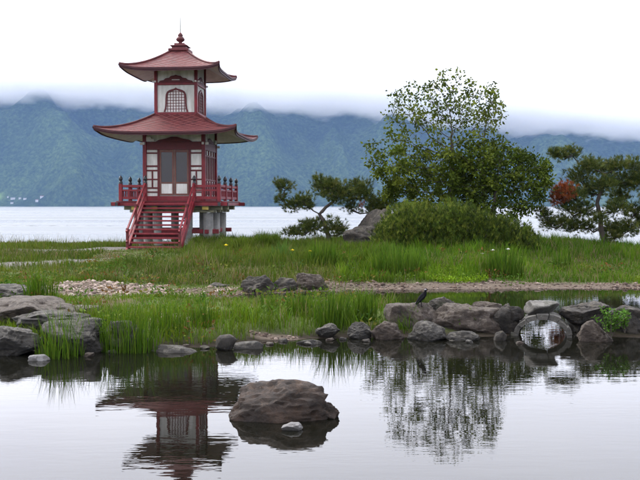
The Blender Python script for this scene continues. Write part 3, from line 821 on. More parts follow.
# far side of the channel
rock(239, 276, 275.5, 298, 'rock_dark', 51, 'dark brown leaning boulder beside the channel water', Y=24.6, dep=0.8, rough=0.12)
rock(270, 299, 278, 293, 'rock_dark', 52, 'smaller dark boulder between two bigger channel boulders', Y=25.0, dep=0.8)
rock(293, 329, 273, 292, 'rock_brown', 53, 'lichen-topped flat boulder beside the channel water', Y=25.2, dep=0.7, flat=0.25)
rock(207, 229, 283, 289, 'rock_dark', 54, 'low dark stone on the channel beach', Y=25.2, dep=0.7, sub=3)
# grassy spit
rock(237, 253, 307.5, 312, 'rock_pale', 55, 'small pale flat stone in the grass of the spit', Y=20.3, dep=0.7, name='stone', sub=3)
rock(257, 279, 305.5, 319, 'rock_grey', 56, 'grey block stone standing in the grass of the spit', Y=19.6, dep=0.7, flat=0.3, sub=3)
rock(282, 299, 321.5, 332, 'rock_grey', 57, 'grey rounded stone just above the small beach', Y=17.4, dep=0.8, sub=3)
rock(215, 238, 335, 351, 'rock_dark', 58, 'dark wet stone at the water edge of the spit', dep=0.8, sub=3)
rock(232, 264, 342, 349, 'rock_grey', 59, 'low grey stones edge lying beside the dark wet stone', dep=0.5, sink=0.8, sub=3)
rock(296, 322, 340, 344, 'rock_grey', 60, 'thin flat stone on the edge of the small beach', dep=0.5, sink=1.0, name='stone', sub=3)
rock(315, 341, 324.5, 339, 'rock_grey', 61, 'round grey boulder at the waterline below tall reeds', dep=0.8)
rock(347, 372, 322.5, 339, 'rock_grey', 62, 'upright grey boulder at the waterline next to reeds', dep=0.8)
# small stones strewn on the muddy shore
for k, (px, py, w) in enumerate(((158, 345, 9), (172, 351, 12), (186, 347, 8), (205, 349, 10), (246, 338, 9), (270, 345, 8), (283, 342, 10), (308, 345, 9), (330, 341, 9), (343, 340, 8), (112, 353, 10), (88, 357, 12), (366, 342, 9), (470, 343, 9), (520, 344, 8))):
    rock(px - w / 2, px + w / 2, py - w * 0.32, py, ('rock_dark', 'rock_grey', 'rock_brown')[k % 3], 120 + k, ('small dark stone strewn along the muddy pond shore', 'small grey stone strewn along the muddy pond shore', 'small brown stone strewn along the muddy pond shore')[k % 3], dep=0.9, sink=0.8, name='stone', sub=3, group='small stones along the pond shore')
# stone row that dams the channel
rock(370, 405, 321.5, 341, 'rock_brown', 63, 'reddish brown boulder at the foot of the stone row', dep=0.8, Y=16.1)
rock(383, 440, 304, 339, 'rock_brown', 64, 'big flat-topped boulder on which the black bird stands', Y=16.9, dep=0.9, flat=0.42, rough=0.08)
rock(407, 448, 322.5, 345, 'rock_grey', 65, 'pointed triangular grey boulder in front of the stone row', Y=15.9, dep=0.8, cuts=9, sharp=0.5)
rock(445, 480, 331.5, 341, 'rock_grey', 66, 'low sloping stone slab at the waterline beside the pointed boulder', dep=0.6, sink=0.7)
rock(426, 507, 306, 341, 'rock_brown', 67, 'long dark slab-sided boulder in the middle of the stone row', Y=16.7, dep=0.7, flat=0.35, cuts=14)
rock(426, 464, 297.5, 318, 'rock_dark', 68, 'dark humped rock behind the long boulder', Y=18.0, dep=0.8)
rock(470, 503, 302, 320, 'rock_brown', 69, 'pale-topped boulder behind the long slab-sided boulder', Y=17.7, dep=0.8)
rock(489, 523, 304, 341, 'rock_dark', 70, 'dark angular boulder against the arch on the bird side', Y=16.7, dep=0.9, cuts=9, sharp=0.55)
rock(494, 508, 331, 341, 'rock_dark', 71, 'small dark stone wedged at the water before the arch', dep=0.8, sub=3, name='stone')
rock(570, 618, 306, 344, 'rock_dark', 72, 'dark block boulder standing against the arch beside the leafy plant', Y=16.75, dep=0.8, cuts=10, flat=0.3, sharp=0.58)
rock(557, 609, 301.5, 326, 'rock_dark', 75, 'large dark slab leaning over the shoulder of the arch', Y=16.62, dep=0.8, cuts=10, flat=0.3, sink=0.1, sharp=0.58, tilt=R(8))
rock(504, 527, 305, 322, 'rock_dark', 76, 'dark wedge stone resting on the shoulder of the arch', Y=16.7, dep=0.8, cuts=9, sink=0.1, sharp=0.55, tilt=R(-14))
rock(578, 614, 321.5, 347, 'rock_brown', 73, 'mossy brown pointed boulder in front of the dark block', Y=15.8, dep=0.8, cuts=9, sharp=0.55)
rock(604, 668, 306, 345, 'rock_dark', 74, 'broad dark boulder behind the leafy green plant', Y=16.6, dep=0.8, flat=0.3)
# meadow landmark
rock(341, 388, 226, 253, 'rock_dark', 81, 'broad grey boulder at the foot of the dark standing rock', Y=34.0, dep=0.8, cuts=10)
rock(348, 386, 205, 248, 'rock_dark', 87, 'tall dark standing rock with slanted top beside the pine', Y=34.6, dep=0.7, cuts=9, sharp=0.52, rough=0.08, flat=0.0, tilt=R(16))

# ------------------------------------------------------------------ stone culvert arch
def build_arch():
    c = on_level(543.5, 338.5, 0)
    Y0 = 16.45
    X0 = (543.5 - 320) / F * Y0
    root = empty('stone_arch', (X0, Y0, 0), R(-13.5)); tag(root, 'small round stone arch bridging the gap in the stone row', 'arch')
    ri, ro, L = 0.425, 0.525, 0.6
    NB = 9; r = random.Random(4)
    for k in range(NB):
        a0, a1 = -0.28 + (math.pi + 0.56) * k / NB, -0.28 + (math.pi + 0.56) * (k + 1) / NB
        a0 += 0.012; a1 -= 0.012
        ex = r.uniform(-0.03, 0.05); fy = r.uniform(-0.05, 0.04)
        vs_ = []
        S = 3
        for i in range(S + 1):
            t = a0 + (a1 - a0) * i / S
            for rr, yy in ((ri, fy), (ro + ex, fy), (ro + ex, L), (ri, L)):
                vs_.append((rr * math.cos(t) * 1.02, yy, rr * math.sin(t) * 0.74 + 0.0))
        fs = [(0, 1, 2, 3), tuple(S * 4 + m_ for m_ in (3, 2, 1, 0))]
        for i in range(S):
            for m_ in range(4):
                a_, b_ = i * 4 + m_, i * 4 + (m_ + 1) % 4
                fs.append((a_, a_ + 4, b_ + 4, b_))
        MB().add(vs_, fs).build('arch_stone', M['rock_arch'], root)
    me = rock_mesh('capping_stone', 0.66, 0.7, 0.30, 91, 12, 4, 0.06, 0.4)
    link('capping_stone', me, M['rock_arch'], root, (-0.02, 0.36, 0.33), smooth=True)
build_arch()

# ------------------------------------------------------------------ black bird on the boulder
def build_bird():
    Y = 17.1; p = at(420, 306, Y)
    root = empty('bird', (p.x, Y, p.z)); tag(root, 'black bird with painted pale highlight on its head standing on flat boulder', 'bird')
    s = Y / F
    def P(x, y, d=0): return Vector(((x - 420) * s, d, (306 - y) * s))
    # body spine from tail tip to beak (photo pixels): one continuous skin
    pts = [P(415.2, 305.6), P(416.6, 303.4), P(418.2, 301.2), P(420.4, 298.6), P(422.8, 296.0), P(424.6, 293.8), P(425.3, 292.0), P(425.4, 290.4), P(426.4, 289.6), P(428.2, 289.4)]
    rx = [0.012, 0.022, 0.034, 0.050, 0.055, 0.044, 0.028, 0.026, 0.016, 0.003]
    b = MB(); b.tube(pts, rx, 10)
    for sd in (-1, 1):
        b.tube([P(420.6, 299.5, sd * 0.02), P(421.4, 303.5, sd * 0.022), P(421.2, 306.2, sd * 0.024), P(422.6, 306.3, sd * 0.026)], [0.014, 0.006, 0.005, 0.004], 5)
    body = b.build('body', M['feather'], root, smooth=True)
    for sd in (-1, 1):
        w = MB().tube([P(424.0, 295.4, sd * 0.045), P(421.4, 298.6, sd * 0.053), P(418.6, 301.8, sd * 0.040), P(416.0, 304.8, sd * 0.016)], [0.014, 0.026, 0.020, 0.004], 7)
        w.build('wing', M['feather'], root, smooth=True)
    h = MB(); c = P(425.4, 290.0)
    h.lathe([(0.004, c.z + 0.028), (0.016, c.z + 0.022), (0.0265, c.z + 0.008), (0.0262, c.z + 0.002)][::-1], c.x, 0, 10)
    h.build('highlight_cap', M['head_highlight'], root, smooth=True)  # light on top of the black head, painted as a pale cap
build_bird()

# ------------------------------------------------------------------ vegetation builders
def unit(a_): return a_ / np.maximum(np.linalg.norm(a_, axis=-1, keepdims=True), 1e-9)
def blades(name, P, H, Wd, az, lean, col, tipmul=1.25, bend=0.6, face=None):
    """grass blades: 5 verts, a quad and a tip triangle"""
    n = len(P); P = np.asarray(P, float)
    ld = np.stack([np.cos(az), np.sin(az), np.zeros(n)], 1)
    fa = rng.uniform(0, np.pi, n) if face is None else face
    sd = np.stack([np.cos(fa), np.sin(fa), np.zeros(n)], 1) * (Wd / 2)[:, None]
    up = np.array([0, 0, 1.0])
    mid = P + ld * (lean * H * 0.35 * bend)[:, None] + up * (H * 0.55)[:, None]
    tip = P + ld * (lean * H)[:, None] + up * (H * np.sqrt(np.clip(1 - lean ** 2 * 0.6, 0.1, 1)))[:, None]
    V = np.stack([P - sd, P + sd, mid + sd * 0.8, mid - sd * 0.8, tip], 1).reshape(-1, 3)
    i = np.arange(n) * 5
    q = np.stack([i, i + 1, i + 2, i + 3], 1); t = np.stack([i + 3, i + 2, i + 4], 1)
    c = np.repeat(col[:, None, :], 5, 1)
    c[:, 4] *= tipmul
    c = np.concatenate([c, np.ones((n, 5, 1))], 2).reshape(-1, 4)
    return np_mesh(name, V, [q, t], c)
def leaves(name, P, D, S, col, asp=0.55):
    """P centre base, D direction (unit), S length: folded 4-vert leaves"""
    n = len(P)
    r = unit(np.cross(D, rng.normal(size=(n, 3))))
    nn = np.cross(r, D)
    S_ = S[:, None]
    a0 = P; b0 = P + D * S_ * 0.45 + r * S_ * asp / 2 + nn * S_ * 0.10; c0 = P + D * S_; d0 = P + D * S_ * 0.45 - r * S_ * asp / 2 + nn * S_ * 0.10
    V = np.stack([a0, b0, c0, d0], 1).reshape(-1, 3)
    i = np.arange(n) * 4
    t1 = np.stack([i, i + 1, i + 2], 1); t2 = np.stack([i, i + 2, i + 3], 1)
    c = np.repeat(np.concatenate([col, np.ones((n, 1))], 1)[:, None, :], 4, 1).reshape(-1, 4)
    return np_mesh(name, V, [t1, t2], c)
def needles(name, P, D, L, k, spread, col, wid=0.012):
    """tufts: k needles per tuft centre P pointing round axis D"""
    n = len(P)
    Pk = np.repeat(P, k, 0); Dk = np.repeat(D, k, 0); Lk = np.repeat(L, k) * rng.uniform(0.7, 1.15, n * k)
    d = unit(Dk + rng.normal(size=(n * k, 3)) * spread)
    r = unit(np.cross(d, rng.normal(size=(n * k, 3)))) * wid / 2
    st = Pk + rng.normal(size=(n * k, 3)) * 0.02
    V = np.stack([st - r, st + r, st + d * Lk[:, None]], 1).reshape(-1, 3)
    t = np.arange(n * k * 3).reshape(-1, 3)
    c = np.repeat(col, k, 0) * rng.uniform(0.75, 1.25, (n * k, 1))
    c = np.repeat(np.concatenate([c, np.ones((n * k, 1))], 1)[:, None, :], 3, 1).reshape(-1, 4)
    return np_mesh(name, V, [t], c)
def pick(n, cols, jit=0.18):
    cols = np.array(cols); c = cols[rng.integers(0, len(cols), n)]
    return c * rng.uniform(1 - jit, 1 + jit, (n, 1)) * rng.uniform(1 - jit * 0.4, 1 + jit * 0.4, (n, 3))

# ------------------------------------------------------------------ pebbles
def build_pebbles():
    n0 = 90000
    x = rng.uniform(-9.5, 14.5, n0); y = rng.uniform(15, 29, n0)
    m = pebble_mask(x, y); s, _ = land(x, y)
    k = (rng.random(n0) < m * np.where(x > 2.5, 0.5, 0.9)) & (s > -0.12) & ~((y > 20.5) & (y < 29) & (rng.random(n0) < 0.3))
    x, y = x[k], y[k]; n = min(len(x), 11000); x, y = x[:n], y[:n]
    z = height(x, y)
    bm = bmesh.new(); bmesh.ops.create_icosphere(bm, subdivisions=1, radius=1)
    B = np.array([v.co[:] for v in bm.verts]); Fc = np.array([[v.index for v in f.verts] for f in bm.faces]); bm.free()
    S = np.exp(rng.normal(-3.6, 0.5, n)) * np.where(x > -2.5, 0.8, 1.0)
    sc = np.stack([S * rng.uniform(0.8, 1.5, n), S * rng.uniform(0.7, 1.2, n), S * rng.uniform(0.4, 0.75, n)], 1)
    an = rng.uniform(0, 6.28, n)
    Bv = B[None] * (1 + rng.normal(size=(n, len(B), 1)) * 0.12) * sc[:, None, :]
    xr = Bv[..., 0] * np.cos(an)[:, None] - Bv[..., 1] * np.sin(an)[:, None]
    yr = Bv[..., 0] * np.sin(an)[:, None] + Bv[..., 1] * np.cos(an)[:, None]
    V = np.stack([xr + x[:, None], yr + y[:, None], Bv[..., 2] + (z + S * 0.15)[:, None]], -1).reshape(-1, 3)
    Fs = (Fc[None] + (np.arange(n) * len(B))[:, None, None]).reshape(-1, 3)
    left = np.array([[0.24, 0.19, 0.15], [0.19, 0.145, 0.115], [0.13, 0.10, 0.085], [0.34, 0.28, 0.24]])
    rt = np.array([[0.11, 0.078, 0.058], [0.15, 0.11, 0.085], [0.07, 0.052, 0.042], [0.22, 0.175, 0.145]])
    il = (x < -1.5)
    c = np.where(il[:, None], left[rng.integers(0, 4, n)], rt[rng.integers(0, 4, n)]) * rng.uniform(0.75, 1.2, (n, 1))
    c = np.repeat(np.concatenate([c, np.ones((n, 1))], 1)[:, None, :], len(B), 1).reshape(-1, 4)
    o = link('pebbles', np_mesh('pebbles', V, [Fs], c), M['pebble'], smooth=True)
    tag(o, 'rounded tan and grey pebbles on the channel beaches', 'pebbles', kind='stuff')
build_pebbles()

# ------------------------------------------------------------------ grass
def build_grass():
    def scatter(n, x0, x1, y0, y1, keep):
        x = rng.uniform(x0, x1, n); y = rng.uniform(y0, y1, n)
        s, dc = land(x, y)
        pm = np.clip(pebble_mask(x, y) * 0.97 + path_mask(x, y) * 0.96, 0, 1)
        k = (s > 0.03) & (rng.random(n) > pm) & keep(x, y, s)
        k &= ~((np.abs(x - PG_X + 0.25) < 1.1) & (y > 33.0) & (y < 36))
        k &= ~((np.abs(x - PG_X) < 1.9) & (np.abs(y - 37.5) < 1.9) & (rng.random(n) < 0.6))
        return x[k], y[k], s[k]
    def mk(name, x, y, h, w, cols, label, lean=0.5, tip=1.2, jit=0.22):
        n = len(x); z = height(x, y) - 0.01
        clump = fbm(x * 1.1 + 4, y * 1.1, 33, 3)
        patch = fbm(x * 0.33 + 8, y * 0.33, 37, 3)
        tuft = fbm(x * 3.1 + 1, y * 2.2, 35, 2)
        h = h * np.where((np.abs(x - PG_X + 0.55) < 1.5) & (y > 29.3) & (y < 33.4), 0.3, 1.0)
        H = h * (0.25 + 1.0 * clump + 0.55 * sstep(0.5, 0.8, tuft)) * rng.uniform(0.55, 1.3, n)
        col = pick(n, cols, jit) * (0.30 + 0.75 * patch + 0.45 * tuft)[:, None] * np.stack([0.8 + 0.45 * patch, np.ones(n), 1 + 0 * patch], 1)
        dry = (rng.random(n) < sstep(0.46, 0.66, fbm(x * 0.45 + 2, y * 0.45, 39, 3)) * (0.22 if name == 'meadow_grass' else 0.15))
        col[dry] = pick(int(dry.sum()), [(0.14, 0.11, 0.055), (0.11, 0.10, 0.04), (0.16, 0.13, 0.07)])
        o = link(name, blades(name, np.stack([x, y, z], 1), H, w * rng.uniform(0.7, 1.3, n), rng.uniform(0, 6.28, n), rng.uniform(0.1, lean, n), col, tip), M['grass'])
        tag(o, label, 'grass', kind='stuff')
    green = [(0.0467, 0.0870, 0.0059), (0.0593, 0.1022, 0.0077), (0.0374, 0.0741, 0.0052), (0.0686, 0.1059, 0.0104)]
    olive = [(0.0501, 0.0810, 0.0085), (0.0620, 0.0932, 0.0111), (0.0413, 0.0729, 0.0072), (0.0709, 0.0972, 0.0147)]
    bright = [(0.0499, 0.1059, 0.0046), (0.0623, 0.1250, 0.0065), (0.0387, 0.0870, 0.0040), (0.0779, 0.1363, 0.0097)]
    # meadow by the pagoda
    x, y, s = scatter(120000, -19, 2.5, 25.5, 42.4, lambda x, y, s: s > 0.4)
    mk('meadow_grass', x, y, np.where(x > -6.2, 0.36, 0.19) * (1 - 0.4 * sstep(38, 42, y)) * np.where(y < 28, 0.75, 1), 0.020, olive, 'olive meadow grass with dry stems in front of the pagoda')
    # long grass mound to the right of the stairs
    x, y, s = scatter(16000, -4.9, -1.6, 32.6, 37.5, lambda x, y, s: ((x + 3.3) / 1.7) ** 2 + ((y - 35) / 2.4) ** 2 < 1)
    mk('long_grass', x, y, 0.40 + 0 * x, 0.018, green, 'long uncut grass growing up around the pagoda stilts', 0.6)
    # bank right of it
    x, y, s = scatter(105000, 0.5, 19, 26.0, 42.4, lambda x, y, s: s > 0.75)
    mk('bank_grass', x, y, 0.36 * (1 - 0.3 * sstep(38, 42, y)) * np.where((x > 5.4) & (y < 31.5), 0.55, 1), 0.019, bright, 'bright green grass on the bank below the trees')
    # left bank and spit
    x, y, s = scatter(60000, -11, 1.9, 14.4, 26.2, lambda x, y, s: (s > 0.15) & (fbm(x * 1.6 + 7, y * 1.6, 45, 3) + rng.normal(0, 0.07, len(x)) > 0.40))
    mk('spit_grass', x, y, np.where((x < 0.2) & (y > 17.8), 0.16, 0.33) * np.where(y > 20.5, 0.75, 1), 0.013, green + bright[:2], 'mixed green grass over the spit and left pond bank', 0.7)
    # shore fringe against the lake
    x, y, s = scatter(30000, -19, 19, 39.6, 42.6, lambda x, y, s: s > 0)
    mk('shore_grass', x, y, 0.34 + 0 * x, 0.016, olive, 'thin feathery grass fringe along the lake shore', 0.35)
    # bank behind the camera
    x, y, s = scatter(9000, -8, 8, -3, 4.9, lambda x, y, s: s > 0.1)
    mk('near_grass', x, y, 0.15 + 0 * x, 0.010, green, 'short grass on the viewing bank')
    # tan seed stems standing above the grass
    x, y, s = scatter(9000, -14, 10, 16, 40, lambda x, y, s: (s > 0.4) & (fbm(x * 0.7, y * 0.7, 53, 2) > 0.5))
    n = len(x); H = rng.uniform(0.3, 0.62, n) * np.where(y < 24, 0.7, 1.0)
    o = link('seed_stems', blades('seed_stems', np.stack([x, y, height(x, y)], 1), H, 0.009 * rng.uniform(0.7, 1.3, n), rng.uniform(0, 6.28, n), rng.uniform(0.05, 0.4, n), pick(n, [(0.13, 0.10, 0.05), (0.10, 0.085, 0.04), (0.09, 0.09, 0.03)]), 1.3), M['grass'])
    tag(o, 'dry tan seed stems standing above the meadow grass', 'grass', kind='stuff')
    # broad-leaved weeds between the grasses of the spit and bank
    cx = rng.uniform(-8.5, 10, 420); cy_ = rng.uniform(15.3, 31, 420)
    sc_, _ = land(cx, cy_); ok = (sc_ > 0.25); cx, cy_ = cx[ok], cy_[ok]; m = len(cx)
    k = 22; n = m * k
    off = rng.normal(size=(n, 2)) * np.repeat(rng.uniform(0.06, 0.2, m), k)[:, None]
    x = np.repeat(cx, k) + off[:, 0]; y = np.repeat(cy_, k) + off[:, 1]
    z = height(x, y) + rng.uniform(0.02, 0.26, n)
    D = unit(np.concatenate([off * 6, np.full((n, 1), 0.5)], 1) + rng.normal(size=(n, 3)) * 0.35)
    tint = np.repeat(pick(m, [(0.05, 0.095, 0.014), (0.075, 0.105, 0.016), (0.035, 0.07, 0.012), (0.10, 0.10, 0.02), (0.11, 0.06, 0.02)], 0.2), k, 0)
    o = link('weeds', leaves('weeds', np.stack([x, y, z], 1), D, rng.uniform(0.05, 0.13, n), tint * rng.uniform(0.8, 1.2, (n, 1)), 0.5), M['leaf'])
    tag(o, 'broad-leaved weeds scattered between the grasses', 'weeds', kind='stuff')
    # low mat of ground cover on the far bank
    n = 9000
    x = rng.uniform(3.0, 5.2, n); y = rng.uniform(26.3, 28.6, n)
    k = ((x - 4.05) / 1.0) ** 2 + ((y - 27.3) / 0.9) ** 2 < 1 + 0.5 * (fbm(x * 2, y * 2, 3, 2) - 0.5)
    x, y = x[k], y[k]; n = len(x)
    z = np.maximum(height(x, y), 0.02) + rng.uniform(0, 0.14, n)
    D = unit(rng.normal(size=(n, 3)) + np.array([0, 0, 1.0]))
    o = link('ground_cover', leaves('ground_cover', np.stack([x, y, z], 1), D, rng.uniform(0.03, 0.07, n), pick(n, [(0.13, 0.22, 0.015), (0.16, 0.26, 0.02), (0.10, 0.18, 0.012)])), M['leaf'])
    tag(o, 'bright yellow-green mat of low ground cover on the pebble bank', 'ground cover', kind='stuff')
build_grass()

def reed_clump(px, py, Y, wpx, hpx, n, label, cols=None, z=None, dep=0.5, lean=0.35, wid=0.018):
    X = (px - 320) / F * Y
    rad = wpx / F * Y / 2; h = hpx / F * Y
    a_ = rng.uniform(0, 6.28, n); r = np.sqrt(rng.random(n))
    x = r * np.cos(a_) * rad * 0.85; y = r * np.sin(a_) * rad * dep
    zz = np.maximum(height(X + x, Y + y), -0.12) - 0.02
    z0 = max(zf(X, Y), -0.1)
    cols = cols or [(0.0360, 0.0798, 0.0050), (0.0540, 0.1026, 0.0076), (0.0302, 0.0623, 0.0050), (0.0720, 0.1178, 0.0126)]
    col = pick(n, cols, 0.22)
    H = h * rng.uniform(0.5, 1.2, n) * (1 - 0.3 * r ** 2)
    az = np.arctan2(y, x) + rng.normal(0, 1.3, n)
    me = blades('reed_clump', np.stack([x, y, zz - z0], 1), H, wid * rng.uniform(0.7, 1.3, n), az, rng.uniform(0.03, lean, n) * (0.4 + 0.8 * r), col, 1.2)
    o = link('reed_clump', me, M['grass'], loc=(X, Y, z0))
    tag(o, label, 'reeds', 'reed clumps along the pond and channel')
    return o
reed_clump(60, 352, 14.4, 60, 56, 240, 'tall green reed clump in front of the grey flat-topped boulder', wid=0.013, dep=0.9)
reed_clump(128, 348, 14.85, 70, 62, 330, 'widest reed clump on the left bank beside the cracked boulder', wid=0.013, dep=0.6)
reed_clump(92, 345, 14.9, 40, 44, 150, 'thin reed clump between the two grey bank boulders', wid=0.013)
reed_clump(40, 300, 20.0, 40, 38, 200, 'dark reed clump in the grass beyond the brown slab', wid=0.018)
reed_clump(170, 345, 15.8, 44, 40, 110, 'short reed clump above the thin flat edge stone', wid=0.013)
reed_clump(202, 340, 16.2, 30, 36, 120, 'reed tuft next to the dark wet stone of the spit', wid=0.013)
reed_clump(334, 333, 16.9, 48, 46, 260, 'reed clump over the round grey waterline boulder', wid=0.014)
reed_clump(363, 330, 17.3, 34, 40, 190, 'reed clump leaning on the upright grey waterline boulder', wid=0.014)
reed_clump(300, 328, 17.8, 34, 32, 150, 'reed tuft above the small beach on the spit', wid=0.014)
reed_clump(268, 325, 18.2, 26, 26, 110, 'low reed tuft before the grey block stone', wid=0.014)
reed_clump(398, 284, 27.6, 62, 33, 520, 'dense bright reed bed on the far bank facing the standing rock', wid=0.022, lean=0.22)
reed_clump(503, 284, 27.7, 50, 32, 480, 'dense bright reed bed on the far bank below the round shrub', wid=0.022, lean=0.22)
reed_clump(322, 276, 28.6, 36, 30, 260, 'bright reed bed behind the lichen-topped channel boulder', wid=0.022, lean=0.25)
reed_clump(282, 276, 29.5, 26, 22, 130, 'dark broad-leaved tuft behind the channel boulders', wid=0.03, lean=0.5, cols=[(0.04, 0.085, 0.015), (0.05, 0.10, 0.018)])
reed_clump(564, 281, 29.5, 26, 22, 150, 'small reed tuft on the pebble bank near the right pine', wid=0.02)

def herb(px, py, Y, wpx, hpx, n, label, cols, name='leafy_plant', leaf=0.09):
    p = at(px, py, Y); rad = wpx / F * Y / 2; h = hpx / F * Y
    root = empty(name, (p.x, Y, p.z)); tag(root, label, 'plant')
    st = MB(); Ps, Ds = [], []
    stems = []
    for k in range(max(5, n // 26)):
        a_ = random.uniform(0, 6.28); l_ = random.uniform(0.2, 1) * rad
        tip = Vector((math.cos(a_) * l_, math.sin(a_) * l_, h * random.uniform(0.6, 1.0)))
        q = [Vector((0, 0, -0.05)), tip * 0.5 + Vector((0, 0, 0.08 * h)), tip]
        b = MB().tube(q, [0.008, 0.006, 0.003], 4)
        st.v, st.f = st.v, st.f; st.add(b.v, b.f)
        for j in range(26):
            t = random.uniform(0.2, 1)
            pt_ = q[0].lerp(q[1], t * 2) if t < 0.5 else q[1].lerp(q[2], t * 2 - 1)
            Ps.append(pt_[:]); Ds.append([random.gauss(0, 1), random.gauss(0, 1), random.gauss(0.5, 0.6)])
    o = st.build('stem', M['bark'], root); o['kind'] = 'stuff'
    m_ = len(Ps)
    link('foliage', leaves('foliage', np.array(Ps), unit(np.array(Ds)), rng.uniform(0.6, 1.2, m_) * leaf, pick(m_, cols), 0.5), M['leaf'], root)
herb(611, 335, 15.7, 40, 28, 420, 'leafy green plant growing from the stones beside the arch', [(0.06, 0.13, 0.02), (0.09, 0.18, 0.03), (0.045, 0.095, 0.016)], leaf=0.075)
herb(625, 330, 15.9, 30, 22, 260, 'smaller leafy plant against the broad dark boulder', [(0.06, 0.13, 0.02), (0.08, 0.16, 0.03)], leaf=0.07)
herb(99, 249, 40.2, 9, 6, 120, 'small dark bush on the lake shore left of the stairs', [(0.03, 0.06, 0.014), (0.04, 0.075, 0.018)], name='bush', leaf=0.1)

def flower(px, py, Y, colr, label, group):
    p = at(px, py, Y); g = zf(p.x, Y)
    root = empty('flower', (p.x, Y, g)); tag(root, label, 'flower', group)
    hh = p.z - g
    MB().tube([(0, 0, 0), (0.01, 0, hh * 0.5), (0, 0, hh)], 0.006, 4).build('stem', M['bark'], root)
    b = MB(); r = 0.062
    for k in range(6):
        a0 = k * math.pi / 3
        b.add([(0, 0, hh), (r * math.cos(a0 - .4), r * math.sin(a0 - .4), hh + 0.03), (1.25 * r * math.cos(a0), 1.25 * r * math.sin(a0), hh + 0.01), (r * math.cos(a0 + .4), r * math.sin(a0 + .4), hh + 0.03)], [(0, 1, 2, 3)])
    b.lathe([(0.01, hh - 0.02), (0.035, hh + 0.02), (0.01, hh + 0.05)], 0, 0, 6)
    me = b.mesh('petals')
    ca = me.color_attributes.new('col', 'FLOAT_COLOR', 'POINT'); ca.data.foreach_set('color', np.tile([*colr, 1.0], len(me.vertices)).astype(np.float32))
    o = link('petals', me, M['petal'], root); o['kind'] = 'stuff'
for px, py in ((292.5, 250.5), (310, 251.5), (226, 245.5)):
    flower(px, py, 29.5, (0.75, 0.55, 0.02), 'small yellow flower standing in the meadow grass', 'yellow flowers in the meadow')
for px, py in ((482, 254), (493, 250.5), (508, 249.5), (410, 272)):
    flower(px, py, 31.0, (0.75, 0.75, 0.72), 'small white flower in the grass near the round shrub', 'white flowers below the shrub')

# ------------------------------------------------------------------ broadleaf trees (space colonisation)
def grow(base, att, step=0.16, infl=1.4, kill=0.28, trunk_to=None, iters=140, seed=0):
    r = np.random.default_rng(seed)
    nodes = [np.array(base, float)]; par = [-1]
    for q in trunk_to:
        q = np.array(q, float)
        while np.linalg.norm(q - nodes[-1]) > step:
            d = unit(q - nodes[-1]); nodes.append(nodes[-1] + d * step + r.normal(size=3) * 0.008); par.append(len(nodes) - 2)
    att = np.array(att)
    N = np.array(nodes)
    dm = np.linalg.norm(att[:, None] - N[None], axis=2); near = dm.argmin(1); dist = dm.min(1); alive = np.ones(len(att), bool)
    for it in range(iters):
        act = alive & (dist < (infl if it > 8 else 9))
        if not act.any(): break
        ids = np.unique(near[act]); new = []
        for i in ids:
            sel = act & (near == i)
            d = unit(att[sel] - nodes[i]).mean(0)
            if np.linalg.norm(d) < 0.05: d = r.normal(size=3)
            d = unit(unit(d) + r.normal(size=3) * 0.22)
            new.append((i, nodes[i] + d * step))
        k0 = len(nodes)
        for i, p in new: nodes.append(p); par.append(i)
        Nn = np.array([p for _, p in new])
        dn = np.linalg.norm(att[:, None] - Nn[None], axis=2); j = dn.argmin(1); dv = dn.min(1)
        up_ = dv < dist; near = np.where(up_, j + k0, near); dist = np.minimum(dist, dv)
        alive &= dist > kill
        if len(nodes) > 5200: break
    return np.array(nodes), np.array(par)
def tree_mesh(name, N, par, tip=0.006, expo=2.25, rmax=None):
    n = len(N); acc = np.zeros(n); kids = np.bincount(par[par >= 0], minlength=n)
    for i in range(n - 1, 0, -1):
        if kids[i] == 0: acc[i] = tip ** expo
        acc[par[i]] += acc[i]
    rad = np.maximum(acc, tip ** expo) ** (1 / expo)
    if rmax: rad = np.where(rad > 0.03, 0.03 + (rad - 0.03) * (rmax - 0.03) / (rad.max() - 0.03), rad)
    S = 5
    i = np.arange(1, n); p = par[1:]
    d = unit(N[i] - N[p]); a_ = unit(np.cross(d, np.array([0.31, 0.2, 0.93]))); b_ = np.cross(d, a_)
    rings = []
    for k in range(S):
        t = 2 * np.pi * k / S; o_ = a_ * math.cos(t) + b_ * math.sin(t)
        rings.append((N[p] + o_ * np.minimum(rad[p], rad[i] * 1.35)[:, None], N[i] + o_ * rad[i][:, None]))
    V = np.stack([rings[k][0] for k in range(S)] + [rings[k][1] for k in range(S)], 1).reshape(-1, 3)
    base = (np.arange(n - 1) * 2 * S)[:, None]
    F_ = np.concatenate([base + np.array([[k, (k + 1) % S, S + (k + 1) % S, S + k]]) for k in range(S)], 0)
    return np_mesh(name, V, [F_]), rad, kids
def px_points(lobes, Y, per, r):
    """attractors in ellipsoid lobes given as (px, py, radius px, depth m, density)"""
    out = []
    for px, py, rx, ry, dy, den in lobes:
        c = at(px, py, Y + dy); s = (Y + dy) / F
        k = int(per * den)
        v = r.normal(size=(k, 3)); v = unit(v) * (r.random((k, 1)) ** (1 / 2.6))
        out.append(np.array(c) + v * np.array([rx * s, (rx + ry) / 2 * s * 0.9, ry * s]))
    return np.concatenate(out)
